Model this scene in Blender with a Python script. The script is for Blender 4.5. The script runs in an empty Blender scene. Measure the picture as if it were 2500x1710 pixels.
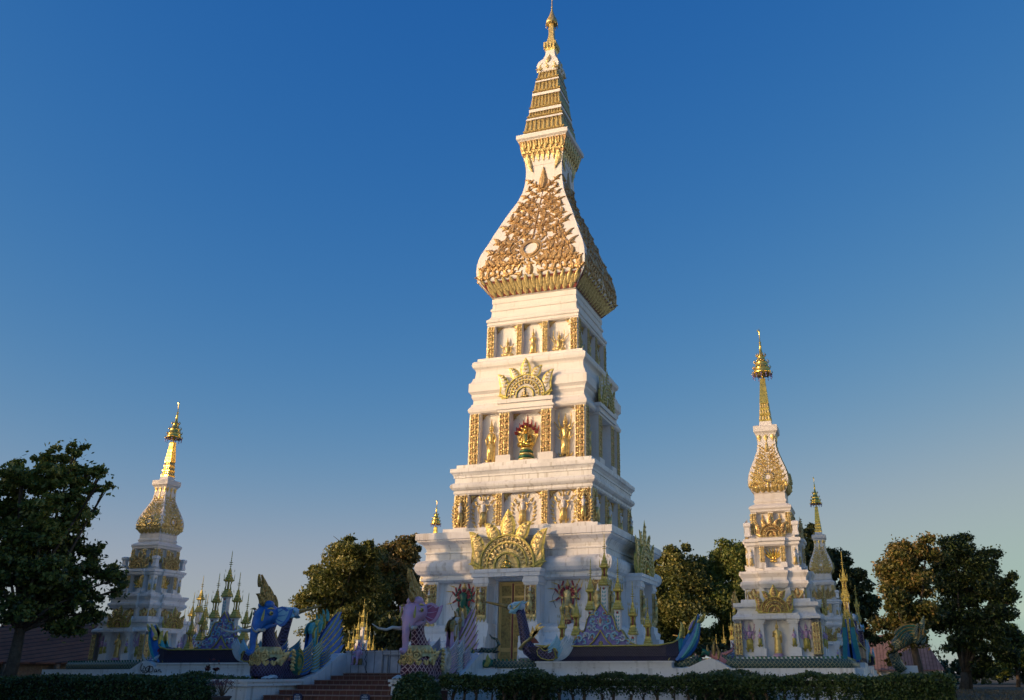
import bpy, math, random
import numpy as np
from mathutils import Vector, Matrix
R=math.radians; PI=math.pi
random.seed(7); rng=np.random.default_rng(7)
scene=bpy.context.scene; COL=scene.collection
# ------------------------------------------------------------------ camera
FL=2206.; TH=R(19.87); YAW=R(18.16); CAM=Vector((17.784,-48.892,1.6))
cd=bpy.data.cameras.new('camera'); co=bpy.data.objects.new('camera',cd); COL.objects.link(co)
co.location=CAM; co.rotation_euler=(PI/2+TH,0,YAW)
cd.sensor_fit='HORIZONTAL'; cd.sensor_width=36; cd.lens=FL/2500*36
cd.shift_x=-155/2500; cd.shift_y=-8/2500; cd.clip_end=3000; cd.clip_start=.1
scene.camera=co
scene.render.resolution_x=1024; scene.render.resolution_y=700
def at(x,y,D):
    """point on the sight line of a photo pixel at horizontal distance D (m)"""
    u=(x-1405)/FL; v=-(y-847)/FL
    d=(u,math.cos(TH)-v*math.sin(TH),math.sin(TH)+v*math.cos(TH))
    c,s=math.cos(YAW),math.sin(YAW)
    w=Vector((c*d[0]-s*d[1],s*d[0]+c*d[1],d[2])); return CAM+w*(D/math.hypot(w.x,w.y))
# ------------------------------------------------------------------ materials
MT={}
def nt(name,rough=.6,metal=0.):
    m=bpy.data.materials.new(name); m.use_nodes=True; t=m.node_tree; b=t.nodes['Principled BSDF']
    b.inputs['Roughness'].default_value=rough; b.inputs['Metallic'].default_value=metal
    MT[name]=m; return m,t,b
def N(t,k,**kw):
    n=t.nodes.new(k)
    for a,v in kw.items():
        if a[0]=='i' and a[1:].isdigit(): n.inputs[int(a[1:])].default_value=v
        else: setattr(n,a,v)
    return n
def LK(t,a,b): t.links.new(a,b)
def noise(t,scale,detail=4,stretch=None,rough=.55):
    tc=N(t,'ShaderNodeTexCoord'); n=N(t,'ShaderNodeTexNoise'); n.inputs['Scale'].default_value=scale; n.inputs['Detail'].default_value=detail; n.inputs['Roughness'].default_value=rough
    if stretch:
        mp=N(t,'ShaderNodeMapping'); mp.inputs['Scale'].default_value=stretch; LK(t,tc.outputs['Object'],mp.inputs[0]); LK(t,mp.outputs[0],n.inputs['Vector'])
    else: LK(t,tc.outputs['Object'],n.inputs['Vector'])
    return n
def ramp(t,src,stops):
    r=N(t,'ShaderNodeValToRGB'); e=r.color_ramp.elements
    while len(e)<len(stops): e.new(.5)
    for i,(p,c) in enumerate(stops): e[i].position=p; e[i].color=(*c,1)
    LK(t,src,r.inputs[0]); return r
def mix(t,f,a,b,mode='MIX'):
    m=N(t,'ShaderNodeMix',data_type='RGBA',blend_type=mode)
    for k,v in ((0,f),(6,a),(7,b)):
        if isinstance(v,(int,float)): m.inputs[k].default_value=v
        elif isinstance(v,tuple): m.inputs[k].default_value=(*v,1)
        else: LK(t,v,m.inputs[k])
    return m.outputs[2]
def bump(t,b,src,s=.4,d=.02):
    n=N(t,'ShaderNodeBump'); n.inputs['Strength'].default_value=s; n.inputs['Distance'].default_value=d
    LK(t,src,n.inputs['Height']); LK(t,n.outputs[0],b.inputs['Normal'])
def paint(name,c1,c2,scale=3,rough=.55,metal=0.,bs=.25,bd=.02,bscale=14):
    m,t,b=nt(name,rough,metal); n=noise(t,scale)
    r=ramp(t,n.outputs[0],[(.35,c1),(.68,c2)]); LK(t,r.outputs[0],b.inputs['Base Color'])
    n2=noise(t,bscale,3); bump(t,b,n2.outputs[0],bs,bd); return m
def white(name,base,dirt,grime,amount):
    m,t,b=nt(name,.55); n=noise(t,.7,5); r=ramp(t,n.outputs[0],[(.3,dirt),(.55,base)])
    st=noise(t,1.,4,(6,6,.5),.45); sr=ramp(t,st.outputs[0],[(amount,(1,1,1)),(amount+.15,grime)])
    ge=N(t,'ShaderNodeTexCoord'); sp=noise(t,9,3); c=mix(t,1.,r.outputs[0],sr.outputs[0],'MULTIPLY')
    fs=ramp(t,sp.outputs[0],[(.3,(.9,.9,.9)),(.5,(1,1,1))]); c=mix(t,.6,c,fs.outputs[0],'MULTIPLY')
    LK(t,c,b.inputs['Base Color']); n2=noise(t,5,4); bump(t,b,n2.outputs[0],.12,.02); return m
white('white_wall',(.78,.74,.69),(.71,.67,.62),(.84,.81,.76),.60)
white('white_weathered',(.80,.79,.76),(.62,.60,.57),(.70,.67,.62),.55)
white('white_low',(.82,.80,.77),(.70,.68,.65),(.70,.68,.65),.56)
def gold(name,hi,lo,crev,metal,rough,vs,bs):
    m,t,b=nt(name,rough,metal)
    tc=N(t,'ShaderNodeTexCoord'); v=N(t,'ShaderNodeTexVoronoi'); v.inputs['Scale'].default_value=vs
    wn=noise(t,vs*.6,2); ad=N(t,'ShaderNodeVectorMath',operation='MULTIPLY_ADD'); ad.inputs[1].default_value=(.12,.12,.12)
    LK(t,wn.outputs['Color'],ad.inputs[0]); LK(t,tc.outputs['Object'],ad.inputs[2]); LK(t,ad.outputs[0],v.inputs['Vector'])
    r=ramp(t,v.outputs['Distance'],[(.25,hi),(.55,lo),(.8,crev)]); n=noise(t,2.5,3)
    c=mix(t,n.outputs[0],r.outputs[0],lo,'MIX'); LK(t,c,b.inputs['Base Color'])
    iv=N(t,'ShaderNodeMath',operation='SUBTRACT'); iv.inputs[0].default_value=1; LK(t,v.outputs['Distance'],iv.inputs[1]); bump(t,b,iv.outputs[0],bs,.05); return m
gold('gold',(.80,.62,.25),(.70,.52,.19),(.42,.24,.07),.55,.36,7,.35)
gold('gold_relief',(.82,.67,.33),(.66,.51,.21),(.42,.28,.12),.42,.42,8,.45)
gold('bud_gold',(.70,.48,.22),(.50,.32,.13),(.28,.14,.07),.35,.42,8,.45)
gold('gold_bright',(.88,.62,.16),(.80,.54,.12),(.6,.36,.08),.8,.22,5,.15)
gold('gold_dull',(.42,.30,.10),(.34,.24,.075),(.15,.09,.04),.45,.45,10,.6)
gold('carved_ground',(.56,.38,.17),(.44,.27,.12),(.26,.12,.06),.3,.5,12,.9)
gold('yellow_paint',(.62,.52,.13),(.52,.43,.10),(.3,.23,.06),.25,.4,8,.25)
paint('door_gold',(.66,.46,.18),(.54,.36,.13),2,.4,.45,.3,.01,20)
paint('red_brown',(.28,.07,.05),(.17,.04,.035))
paint('skin_red',(.36,.05,.05),(.24,.04,.05))
paint('green_glaze',(.02,.16,.09),(.015,.09,.06),4,.3)
paint('blue_paint',(.03,.19,.56),(.02,.12,.40),5,.4)
paint('blue_deep',(.02,.06,.22),(.015,.04,.14),5,.4)
paint('light_blue',(.18,.46,.62),(.30,.56,.68),3,.45)
paint('pale_blue',(.52,.62,.68),(.40,.50,.58),3,.45)
paint('violet',(.26,.22,.52),(.14,.13,.38),6,.5,0,.6,.03,12)
paint('violet_blue',(.10,.22,.50),(.26,.22,.50),9,.5,0,.8,.04,14)
paint('pink_paint',(.58,.34,.50),(.50,.36,.56),4,.45)
paint('pink_dark',(.40,.10,.22),(.25,.07,.16),4,.45)
paint('salmon',(.60,.25,.2),(.5,.2,.22),6,.5)
paint('bounce_paving',(.46,.42,.36),(.36,.33,.28),2,.8,0,.4,.02,9)
paint('ivory',(.62,.58,.50),(.48,.44,.38),6,.4)
paint('black_iron',(.02,.02,.02),(.035,.03,.03),6,.5)
paint('grey_metal',(.22,.24,.27),(.3,.31,.33),6,.4,.5)
paint('sign_blue',(.01,.03,.09),(.015,.04,.12),4,.3)
paint('turquoise',(.05,.33,.36),(.08,.42,.42),6,.45)
paint('bark',(.07,.05,.035),(.12,.09,.06),6,.9,0,.8,.05,9)
paint('bark_pale',(.14,.11,.08),(.2,.16,.11),6,.9,0,.8,.05,9)
paint('pot_clay',(.06,.04,.035),(.1,.06,.05),6,.7)
def lattice(name,cell,line,k,w=.14,rough=.4,mode='diamond'):
    m,t,b=nt(name,rough); tc=N(t,'ShaderNodeTexCoord'); s=N(t,'ShaderNodeSeparateXYZ'); LK(t,tc.outputs['Object'],s.inputs[0])
    M=lambda op,a,bb=None: _m(t,op,a,bb)
    u=M('ADD',s.outputs[0],s.outputs[1]); z=s.outputs[2]
    outs=[]
    for sg in ('ADD','SUBTRACT'):
        q=M('MULTIPLY',M(sg,u,z),k); fr=M('FRACT',q); outs.append(M('ABSOLUTE',M('SUBTRACT',fr,.5)))
    mx=M('MAXIMUM',outs[0],outs[1])
    r=ramp(t,mx,[(.5-w-.03,(0,0,0)),(.5-w+.03,(1,1,1))]); n=noise(t,8,3); cc=ramp(t,n.outputs[0],[(.3,cell),(.7,tuple(min(1,x*1.8+.004) for x in cell))])
    LK(t,mix(t,r.outputs[0],cc.outputs[0],line),b.inputs['Base Color']); bump(t,b,mx,-.5 if w<0 else .5,.04); return m
def _m(t,op,a,bb):
    n=N(t,'ShaderNodeMath',operation=op)
    for i,v in enumerate((a,bb)):
        if v is None: continue
        if isinstance(v,(int,float)): n.inputs[i].default_value=v
        else: LK(t,v,n.inputs[i])
    return n.outputs[0]
lattice('naga_scale',(.015,.045,.035),(.30,.28,.15),7,.08)
lattice('purple_scale',(.009,.006,.024),(.050,.042,.075),11,.10)
lattice('plum_scale',(.012,.005,.022),(.10,.08,.18),7,.11)
lattice('maroon_net',(.045,.006,.028),(.55,.38,.42),5.2,.09)
def tiles(name,c1,c2,mort,sx,sz,bw=.5,ms=.02,rough=.6,off=.5,squash=None):
    m,t,b=nt(name,rough); tc=N(t,'ShaderNodeTexCoord'); s=N(t,'ShaderNodeSeparateXYZ'); LK(t,tc.outputs['Object'],s.inputs[0]); c=N(t,'ShaderNodeCombineXYZ')
    LK(t,_m(t,'ADD',s.outputs[0],0.),c.inputs[0]); LK(t,_m(t,'ADD',_m(t,'MULTIPLY',s.outputs[1],.0 if squash is None else squash),s.outputs[2]),c.inputs[1])
    k=N(t,'ShaderNodeTexBrick'); k.offset=off
    for nm,v in (('Color1',(*c1,1)),('Color2',(*c2,1)),('Mortar',(*mort,1)),('Scale',1.),('Mortar Size',ms),('Brick Width',sx),('Row Height',sz),('Bias',0.)): k.inputs[nm].default_value=v
    LK(t,c.outputs[0],k.inputs['Vector']); n=noise(t,2.5,4); rr=ramp(t,n.outputs[0],[(.3,(.7,.7,.7)),(.7,(1.1,1.1,1.1))])
    LK(t,mix(t,1.,k.outputs['Color'],rr.outputs[0],'MULTIPLY'),b.inputs['Base Color']); iv=_m(t,'SUBTRACT',1.,k.outputs['Fac']); bump(t,b,iv,.5,.01); return m
tiles('stair_tile',(.16,.055,.04),(.11,.042,.034),(.26,.16,.12),.26,3.,ms=.012,off=0)
tiles('roof_pink',(.27,.17,.145),(.23,.14,.12),(.12,.07,.06),.30,9.,ms=.035,off=0,rough=.95)
tiles('roof_brown',(.16,.075,.045),(.12,.055,.035),(.05,.025,.02),.32,9.,ms=.04,off=0,rough=.95)
tiles('fence_board',(.56,.56,.60),(.50,.50,.54),(.2,.19,.2),.34,9.,ms=.018,off=0)
m,t,b=nt('stair_nosing',.6); n=noise(t,7,3); LK(t,ramp(t,n.outputs[0],[(.3,(.24,.12,.085)),(.7,(.33,.19,.14))]).outputs[0],b.inputs['Base Color'])
m,t,b=nt('ground_mat',.95); n=noise(t,.35,6); n3=noise(t,14,4)
LK(t,mix(t,.5,ramp(t,n.outputs[0],[(.35,(.030,.036,.016)),(.6,(.085,.062,.042))]).outputs[0],ramp(t,n3.outputs[0],[(.3,(.02,.022,.012)),(.7,(.12,.10,.06))]).outputs[0]),b.inputs['Base Color']); bump(t,b,n3.outputs[0],.6,.05)
def leafmat(name,cols,trans=.35,rough=.5):
    m=bpy.data.materials.new(name); m.use_nodes=True; t=m.node_tree; t.nodes.clear(); MT[name]=m
    o=N(t,'ShaderNodeOutputMaterial'); d=N(t,'ShaderNodeBsdfPrincipled'); d.inputs['Roughness'].default_value=rough
    tr=N(t,'ShaderNodeBsdfTranslucent'); g=N(t,'ShaderNodeNewGeometry'); k=len(cols)-1
    tc=noise(t,.35,2); nn=_m(t,'ADD',_m(t,'MULTIPLY',g.outputs['Random Per Island'],.7),_m(t,'MULTIPLY',_m(t,'SUBTRACT',tc.outputs[0],.5),1.1)); nn=_m(t,'ADD',nn,.15)
    r=ramp(t,nn,[(i/k,c) for i,c in enumerate(cols)]); LK(t,r.outputs[0],d.inputs['Base Color']); LK(t,r.outputs[0],tr.inputs[0])
    mx=N(t,'ShaderNodeMixShader'); mx.inputs[0].default_value=trans; LK(t,d.outputs[0],mx.inputs[1]); LK(t,tr.outputs[0],mx.inputs[2]); LK(t,mx.outputs[0],o.inputs[0]); return m
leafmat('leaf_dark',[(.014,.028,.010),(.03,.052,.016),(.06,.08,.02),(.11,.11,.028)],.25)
leafmat('leaf_green',[(.045,.075,.018),(.11,.16,.03),(.23,.25,.05),(.38,.34,.09)],.3)
leafmat('leaf_olive',[(.035,.055,.013),(.085,.11,.022),(.20,.20,.045),(.44,.35,.10)],.3)
leafmat('leaf_brown',[(.04,.055,.015),(.10,.105,.025),(.26,.19,.05),(.50,.29,.11)],.3)
leafmat('leaf_hedge',[(.018,.038,.012),(.038,.072,.018),(.065,.11,.026),(.11,.155,.045)],.15)
leafmat('leaf_red',[(.05,.015,.015),(.12,.025,.02),(.2,.05,.03)],.2)
leafmat('leaf_dry',[(.10,.07,.03),(.2,.14,.06),(.28,.2,.09)],.2)
leafmat('leaf_gold',[(.16,.10,.03),(.34,.18,.05),(.42,.25,.08)],.3)
# ------------------------------------------------------------------ mesh builder
ORI={}
class MB:
    def __init__(s): s.v=[];s.f=[];s.mi=[];s.sm=[];s.m=0
    def add(s,vs,fs,sm=False):
        o=len(s.v); s.v+= [tuple(p) for p in vs]
        for f in fs: s.f.append(tuple(i+o for i in f)); s.mi.append(s.m); s.sm.append(sm)
    def box(s,a,b,mp=None):
        (x0,y0,z0),(x1,y1,z1)=a,b
        vs=[(x,y,z) for z in (z0,z1) for y in (y0,y1) for x in (x0,x1)]
        if mp: vs=[mp(*p) for p in vs]
        s.add(vs,[(0,2,3,1),(4,5,7,6),(0,1,5,4),(2,6,7,3),(0,4,6,2),(1,3,7,5)])
    def fbox(s,mp,u0,u1,v0,v1,h0,h1):           # box on a face: u across, v up, h outwards
        vs=[mp(u,v,h) for h in (h0,h1) for v in (v0,v1) for u in (u0,u1)]
        s.add(vs,[(0,2,3,1),(4,5,7,6),(0,1,5,4),(2,6,7,3),(0,4,6,2),(1,3,7,5)])
    def rings(s,prof,plan=((-1,-1),(1,-1),(1,1),(-1,1)),c=(0,0),cap=True,sm=False,off=None):
        n=len(plan); vs=[]
        for w,z in prof:
            for px,py in plan:
                if off is None: vs.append((c[0]+px*w,c[1]+py*w,z))
                else: vs.append((c[0]+px+math.copysign(w,px),c[1]+py+math.copysign(w,py),z))
        fs=[(i*n+j,i*n+(j+1)%n,(i+1)*n+(j+1)%n,(i+1)*n+j) for i in range(len(prof)-1) for j in range(n)]
        if cap: fs+=[tuple(range(n-1,-1,-1)),tuple((len(prof)-1)*n+j for j in range(n))]
        s.add(vs,fs,sm)
    def lathe(s,prof,c=(0,0),n=12,sm=True):
        s.rings(prof,tuple((math.cos(2*PI*j/n),math.sin(2*PI*j/n)) for j in range(n)),c,True,sm)
    def sweep(s,pts,rad,side=None,n=8,sm=True,mp=None,cap=True):
        pts=[Vector(p) for p in pts]; vs=[]; K=len(pts)
        S0=Vector(side) if side else None
        for i,p in enumerate(pts):
            t=(pts[min(i+1,K-1)]-pts[max(i-1,0)]); t=t.normalized() if t.length>1e-9 else Vector((0,0,1))
            if S0: S=(S0-t*S0.dot(t)).normalized()
            else:
                a=Vector((0,0,1)) if abs(t.z)<.9 else Vector((1,0,0)); S=t.cross(a).normalized()
            U=t.cross(S); r=rad[i] if not isinstance(rad,(int,float)) else rad
            ra,rb=r if isinstance(r,(tuple,list)) else (r,r)
            for j in range(n):
                q=p+S*ra*math.cos(2*PI*j/n)+U*rb*math.sin(2*PI*j/n); vs.append(mp(*q) if mp else tuple(q))
        fs=[(i*n+j,i*n+(j+1)%n,(i+1)*n+(j+1)%n,(i+1)*n+j) for i in range(K-1) for j in range(n)]
        if cap: fs+=[tuple(range(n-1,-1,-1)),tuple((K-1)*n+j for j in range(n))]
        s.add(vs,fs,sm)
    def ball(s,c,r,n=8,m=5,mp=None):
        rr=r if isinstance(r,tuple) else (r,r,r); vs=[];
        for i in range(m+1):
            th=PI*i/m
            for j in range(n):
                q=(c[0]+rr[0]*math.sin(th)*math.cos(2*PI*j/n),c[1]+rr[1]*math.sin(th)*math.sin(2*PI*j/n),c[2]-rr[2]*math.cos(th)); vs.append(mp(*q) if mp else q)
        s.add(vs,[(i*n+j,i*n+(j+1)%n,(i+1)*n+(j+1)%n,(i+1)*n+j) for i in range(m) for j in range(n)],True)
    def plate(s,mp,out,h0,h1,sm=False):           # extruded outline
        n=len(out); vs=[mp(u,v,h0) for u,v in out]+[mp(u,v,h1) for u,v in out]
        s.add(vs,[tuple(range(n-1,-1,-1)),tuple(range(n,2*n))]+[(i,(i+1)%n,(i+1)%n+n,i+n) for i in range(n)],sm)
    def strip(s,mp,pa,pb,h0,h1):                   # band between two polylines
        n=len(pa); vs=[]
        for (a,b) in zip(pa,pb): vs+=[mp(a[0],a[1],h0),mp(a[0],a[1],h1),mp(b[0],b[1],h1),mp(b[0],b[1],h0)]
        fs=[]
        for i in range(n-1):
            for j in range(4): fs.append((4*i+j,4*i+(j+1)%4,4*i+4+(j+1)%4,4*i+4+j))
        fs+=[(3,2,1,0),(4*n-4,4*n-3,4*n-2,4*n-1)]; s.add(vs,fs)
    def arc(s,mp,cx,cy,r0,r1,a0,a1,h0,h1,n=16):
        A=[R(a0+(a1-a0)*i/n) for i in range(n+1)]
        s.strip(mp,[(cx+r0*math.cos(a),cy+r0*math.sin(a)) for a in A],[(cx+r1*math.cos(a),cy+r1*math.sin(a)) for a in A],h0,h1)
    def disc(s,mp,cx,cy,r,h0,h1,n=8,ry=None):
        ry=ry or r; vs=[mp(cx+r*math.cos(2*PI*j/n),cy+ry*math.sin(2*PI*j/n),h0) for j in range(n)]+[mp(cx+.6*r*math.cos(2*PI*j/n),cy+.6*ry*math.sin(2*PI*j/n),h1) for j in range(n)]+[mp(cx,cy,h1*.7+h0*.3)]
        s.add(vs,[(j,(j+1)%n,(j+1)%n+n,j+n) for j in range(n)]+[(j+n,(j+1)%n+n,2*n) for j in range(n)])
    def flame(s,mp,x,y,ang,L,W,bend=0.,T=.05,h=0.,n=5,fat=.38):    # tapering curved leaf / flame tongue, a solid with a ridge
        px,py=x,y; vs=[]; a=ang
        for i in range(n+1):
            t=i/n; w=W*.5*(math.sin(PI*min(1,t/fat*.5+.12)) if t<fat else ((1-t)/(1-fat))**.8)
            if i==n: w=0
            nx,ny=-math.sin(a),math.cos(a)
            hh=h+T*(1-.55*t)
            vs+=[mp(px+nx*w,py+ny*w,h),mp(px+nx*w*.35,py+ny*w*.35,hh),mp(px-nx*w*.35,py-ny*w*.35,hh),mp(px-nx*w,py-ny*w,h)]
            a+=bend/n*(1+t); px+=math.cos(a)*L/n; py+=math.sin(a)*L/n
        fs=[(4*i+j,4*i+j+1,4*i+5+j,4*i+4+j) for i in range(n) for j in range(3)]
        fs+=[(4*i+3,4*i,4*i+4,4*i+7) for i in range(n)]; s.add(vs,fs)
    def cluster(s,mp,x,y,ang,S,sg=1,T=.05,h=0.):       # flame-shaped foliage cluster
        s.flame(mp,x,y,ang,S,S*.5,.7*sg,T*1.3,h)
        s.flame(mp,x,y,ang-.75*sg,S*.62,S*.34,-.6*sg,T,h); s.flame(mp,x,y,ang+.8*sg,S*.58,S*.34,.9*sg,T,h)
        s.disc(mp,x,y,S*.17,h,h+T*1.5,6)
    def build(s,name,mats,parent=None,bevel=0):
        me=bpy.data.meshes.new(name); o=ORI.get(parent.name,Vector((0,0,0))) if parent else Vector((0,0,0))
        V=np.array(s.v,dtype=np.float32).reshape(-1,3)-np.array(o,dtype=np.float32)
        me.from_pydata(V.tolist(),[],s.f)
        if isinstance(mats,str): mats=[mats]
        for m in mats: me.materials.append(MT[m])
        me.polygons.foreach_set('material_index',s.mi); me.polygons.foreach_set('use_smooth',s.sm); me.update()
        ob=bpy.data.objects.new(name,me); COL.objects.link(ob)
        if parent: ob.parent=parent; ORI[ob.name]=o
        return ob
def tag(o,label=None,cat=None,group=None,kind=None):
    for k,v in (('label',label),('category',cat),('group',group),('kind',kind)):
        if v: o[k]=v
    return o
def empty(name,loc,label,cat,group=None):
    o=bpy.data.objects.new(name,None); COL.objects.link(o); o.location=loc; ORI[o.name]=Vector(loc); o.empty_display_size=.3
    return tag(o,label,cat,group)
def copy_tree(o,parent=None):
    c=o.copy(); COL.objects.link(c)
    if parent: c.parent=parent; c.matrix_parent_inverse=o.matrix_parent_inverse
    for ch in CH(o): copy_tree(ch,c)
    return c
def CH(o): return [x for x in bpy.data.objects if x.parent==o]
def spin(o,k):                                      # copy of a part turned k quarter turns about its thing's axis
    c=copy_tree(o,o.parent); c.rotation_euler=(0,0,k*PI/2); return c
def front(cx,cy,w): return lambda u,v,h: (cx+u,cy-w-h,v)
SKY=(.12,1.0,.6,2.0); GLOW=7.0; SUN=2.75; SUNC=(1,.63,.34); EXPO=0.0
# ------------------------------------------------------------------ relief helpers (u across, v up, h out of the wall)
def carved(mb,mp,u0,u1,v0,v1,h=0.,cell=.17,T=.05,seed=1):
    """carved strip: ground with rows of curling leaves either side of a stem"""
    r=random.Random(seed); w=u1-u0; cx=(u0+u1)/2; k=max(1,int(w/2/cell)); rows=max(2,int((v1-v0)/cell/1.05)); dv=(v1-v0)/rows
    mb.m=1; mb.fbox(mp,u0,u1,v0,v1,h-.02,h+.012); mb.m=0
    for s in (-1,1): mb.fbox(mp,(u0 if s<0 else u1-.035),(u0+.035 if s<0 else u1),v0,v1,h,h+T*.7)
    mb.fbox(mp,cx-.02,cx+.02,v0,v1,h+.008,h+T*.5)
    for i in range(rows):
        for s in (-1,1):
            for j in range(k):
                x=cx+s*(.03+(j+.15)*(w/2-.05)/k); y=v0+dv*(i+.12+.25*(j%2))
                sg=-s if (i+j)%2 else s
                mb.flame(mp,x,y,PI/2-s*(.75+.25*r.random()),dv*1.15,cell*.62,sg*1.1,T*(1+.5*r.random()),h+.01,4)
            if i%2: mb.disc(mp,cx+s*w*.36,v0+dv*(i+.05),cell*.17,h+.01,h+T*1.3,5)
def spandrel(mb,mp,u,v,s,S,T=.04,h=0.):            # triangular corner ornament hanging from a niche head
    mb.m=1; mb.plate(mp,[(u,v),(u+s*S,v),(u+s*S*.45,v-S*.35),(u,v-S)][::(1 if s<0 else -1)],h,h+T*.4); mb.m=0
    for a,L in ((-.25,.8),(-.8,.62),(-1.35,.85)): mb.flame(mp,u+s*.03,v-.03,(a if s>0 else PI-a),S*L,S*.28,.4*s,T,h+.01,4)
def figure(mb,mp,cx,z0,H,arms=2,seat=False,halo=True,cols=(0,0,0),W=1.,pose=0,h0=.06):
    """relief figure: cols = skirt/legs, torso+arms, crown"""
    q=H; n=6; X=lambda u,v,h=0.: (cx+u*q*W,z0+v*q,h0+h*q)
    def tb(pts,rad,m): mb.m=m; mb.sweep([X(*p) for p in pts],[x*q for x in rad],None,n,True,mp)
    if not seat:
        for s in (-1,1): tb([(s*.075,.0,.03),(s*.065,.22,.03),(s*.05,.42,.03)],[.035,.045,.065],cols[0]); mb.flame(mp,cx+s*.05*q,z0+.06*q,(0 if s>0 else PI),.17*q,.06*q,.9*s,.04*q,h0,4)
        tb([(0,.10,.03),(0,.30,.035),(0,.46,.03)],[.075,.085,.085],cols[0])
        b=.44
    else:
        for s in (-1,1): tb([(0,.10,.05),(s*.17,.07,.07),(s*.05,.04,.12)],[.075,.07,.045],cols[0])
        tb([(0,.05,.04),(0,.16,.04)],[.13,.09],cols[0]); b=.14
    tb([(0,b,.03),(0,b+.09,.035),(0,b+.22,.04),(0,b+.27,.03)],[.07,.06,.095,.05],cols[1])
    top=b+.27
    for i in range(arms):
        s=-1 if i%2 else 1; k=i//2; A=[(.15,-.12,.10,-.26),(.17,-.02,.25,.10),(.14,.05,.19,.20),(.17,-.09,.24,-.02),(.1,.06,.1,.22)][(k+pose)%5]
        if pose and k==0: A=(.13,-.12,.03,-.09)
        tb([(s*.07,top-.03,.03),(s*A[0],top-.03+A[1],.05),(s*A[2],top-.03+A[3],.07)],[.028,.022,.016],cols[0] if halo else cols[1])
        if arms>4: mb.m=cols[2]; mb.flame(mp,*X(s*A[2],top-.03+A[3])[:2],PI/2-s*.8+(.9*s if k>1 else 0),.2*q,.035*q,0,.03*q,h0+.05*q,3)
    mb.m=cols[1]; c=X(0,top+.07,.04); mb.ball(c,(.048*q,.058*q,.05*q),7,5,mp)
    mb.m=cols[2]; mb.sweep([X(*p) for p in ((0,top+.10,.035),(0,top+.14,.035),(0,top+.2,.035),(0,top+.33,.03))],[.058*q,.045*q,.026*q,.003*q],None,n,True,mp)
    if halo:
        mb.m=2 if len(cols)<4 else cols[3]; cy=z0+.52*H; m=9
        for s in (-1,1):
            for i in range(m):
                t=i/(m-1); y=z0+(.02+.98*t)*H; w=.30*H*W*(math.sin(PI*min(1,.22+t*.62))**.8)*(1 if t<.7 else (1-t)/.3*.85+.15)
                mb.flame(mp,cx+s*w,y-.03*H,PI/2-s*.5+s*t*.75,.16*H,.085*H,-.8*s,.035*H,h0-.03,4)
def rosettes(mb,mp,cx,cy,r,a0,a1,n,s,h):
    for i in range(n):
        a=R(a0+(a1-a0)*i/(n-1)); mb.disc(mp,cx+r*math.cos(a),cy+r*math.sin(a),s,h,h+.06,7); 
def pediment(mb,mp,z0,W,H,th=.14,figure_seed=0,bust=True):
    """crown shaped gable: 0 yellow rim, 1 relief, 2 dark recess, 3 bright figure"""
    k=H/3.05; F=lambda u,v,h: mp(u,z0+v,h)
    def tongue(x,y,a,L,w,b):
        mb.m=0; mb.flame(F,x*k,y*k,a,L*k,w*k,b,.03,th*.7,7,.5)
        mb.m=2; mb.flame(F,x*k,y*k+.03*k,a,L*.86*k,w*.62*k,b*.95,.03,th*.7+.03,7,.5)
        mb.m=1; cx,cy,aa=x*k,y*k,a
        for i in range(4):
            cx+=math.cos(aa)*L*k*.18; cy+=math.sin(aa)*L*k*.18; aa+=b*.2*(1+i*.2)
            for s in (-1,1): mb.flame(F,cx,cy,aa+s*.5,L*k*.2*(1-.12*i),w*k*.2,s*.9,.05,th*.7+.045,3)
    for s in (-1,1):
        mb.m=0
        body=[(.0,.0),(1.75,.0),(2.0,.35),(1.95,1.0),(1.55,1.25),(1.3,1.05),(1.15,1.2),(.8,1.55),(0,1.75)]
        mb.plate(F,[(s*a*k,b*k) for a,b in body][::s],0,th*.7)
        mb.m=2; mb.plate(F,[(s*a*k*.93,b*k*.93+.04) for a,b in body][::s],th*.7,th*.7+.02)
        tongue(s*.66,1.36,PI/2-s*.12,1.22,.70,-s*.62); tongue(s*1.58,.62,PI/2+s*.12,1.55,.74,-s*.72)
        mb.m=0; mb.flame(F,s*1.25*k,.12*k,(0 if s>0 else PI),.95*k,.3*k,s*.9,.08,th*.7,6); mb.flame(F,s*1.75*k,.25*k,(.6 if s>0 else PI-.6),.42*k,.16*k,-s*.6,.07,th*.7,5)
    tongue(0,1.5,PI/2,1.55,.86,0)
    mb.m=0; mb.arc(F,0,.25*k,1.42*k,1.50*k,-8,188,th*.5,th+.05,24); mb.arc(F,0,.25*k,1.04*k,1.10*k,-8,188,th*.5,th+.05,20)
    mb.m=1; rosettes(mb,F,0,.25*k,1.26*k,0,180,17,.095*k,th)
    mb.m=1
    for i in range(13):
        a=PI*(i+.5)/13; mb.flame(F,.8*k*math.cos(a),.2*k+.85*k*math.sin(a),a+(.5 if i%2 else -.5),.30*k,.2*k,.9*(-1)**i,.08,th,4)
    mb.m=0; mb.arc(F,0,.15*k,.62*k,.70*k,-8,188,th*.5,th+.07,18); mb.m=2; mb.arc(F,0,.1*k,.0,.62*k,0,180,th*.5,th+.0,12)
    if bust: figure(mb,F,0,.02,1.05*k,2,True,False,(3,3,3),1.35,0,th+.02)
def statue_of(x,y,z,H,face=0): pass
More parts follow.
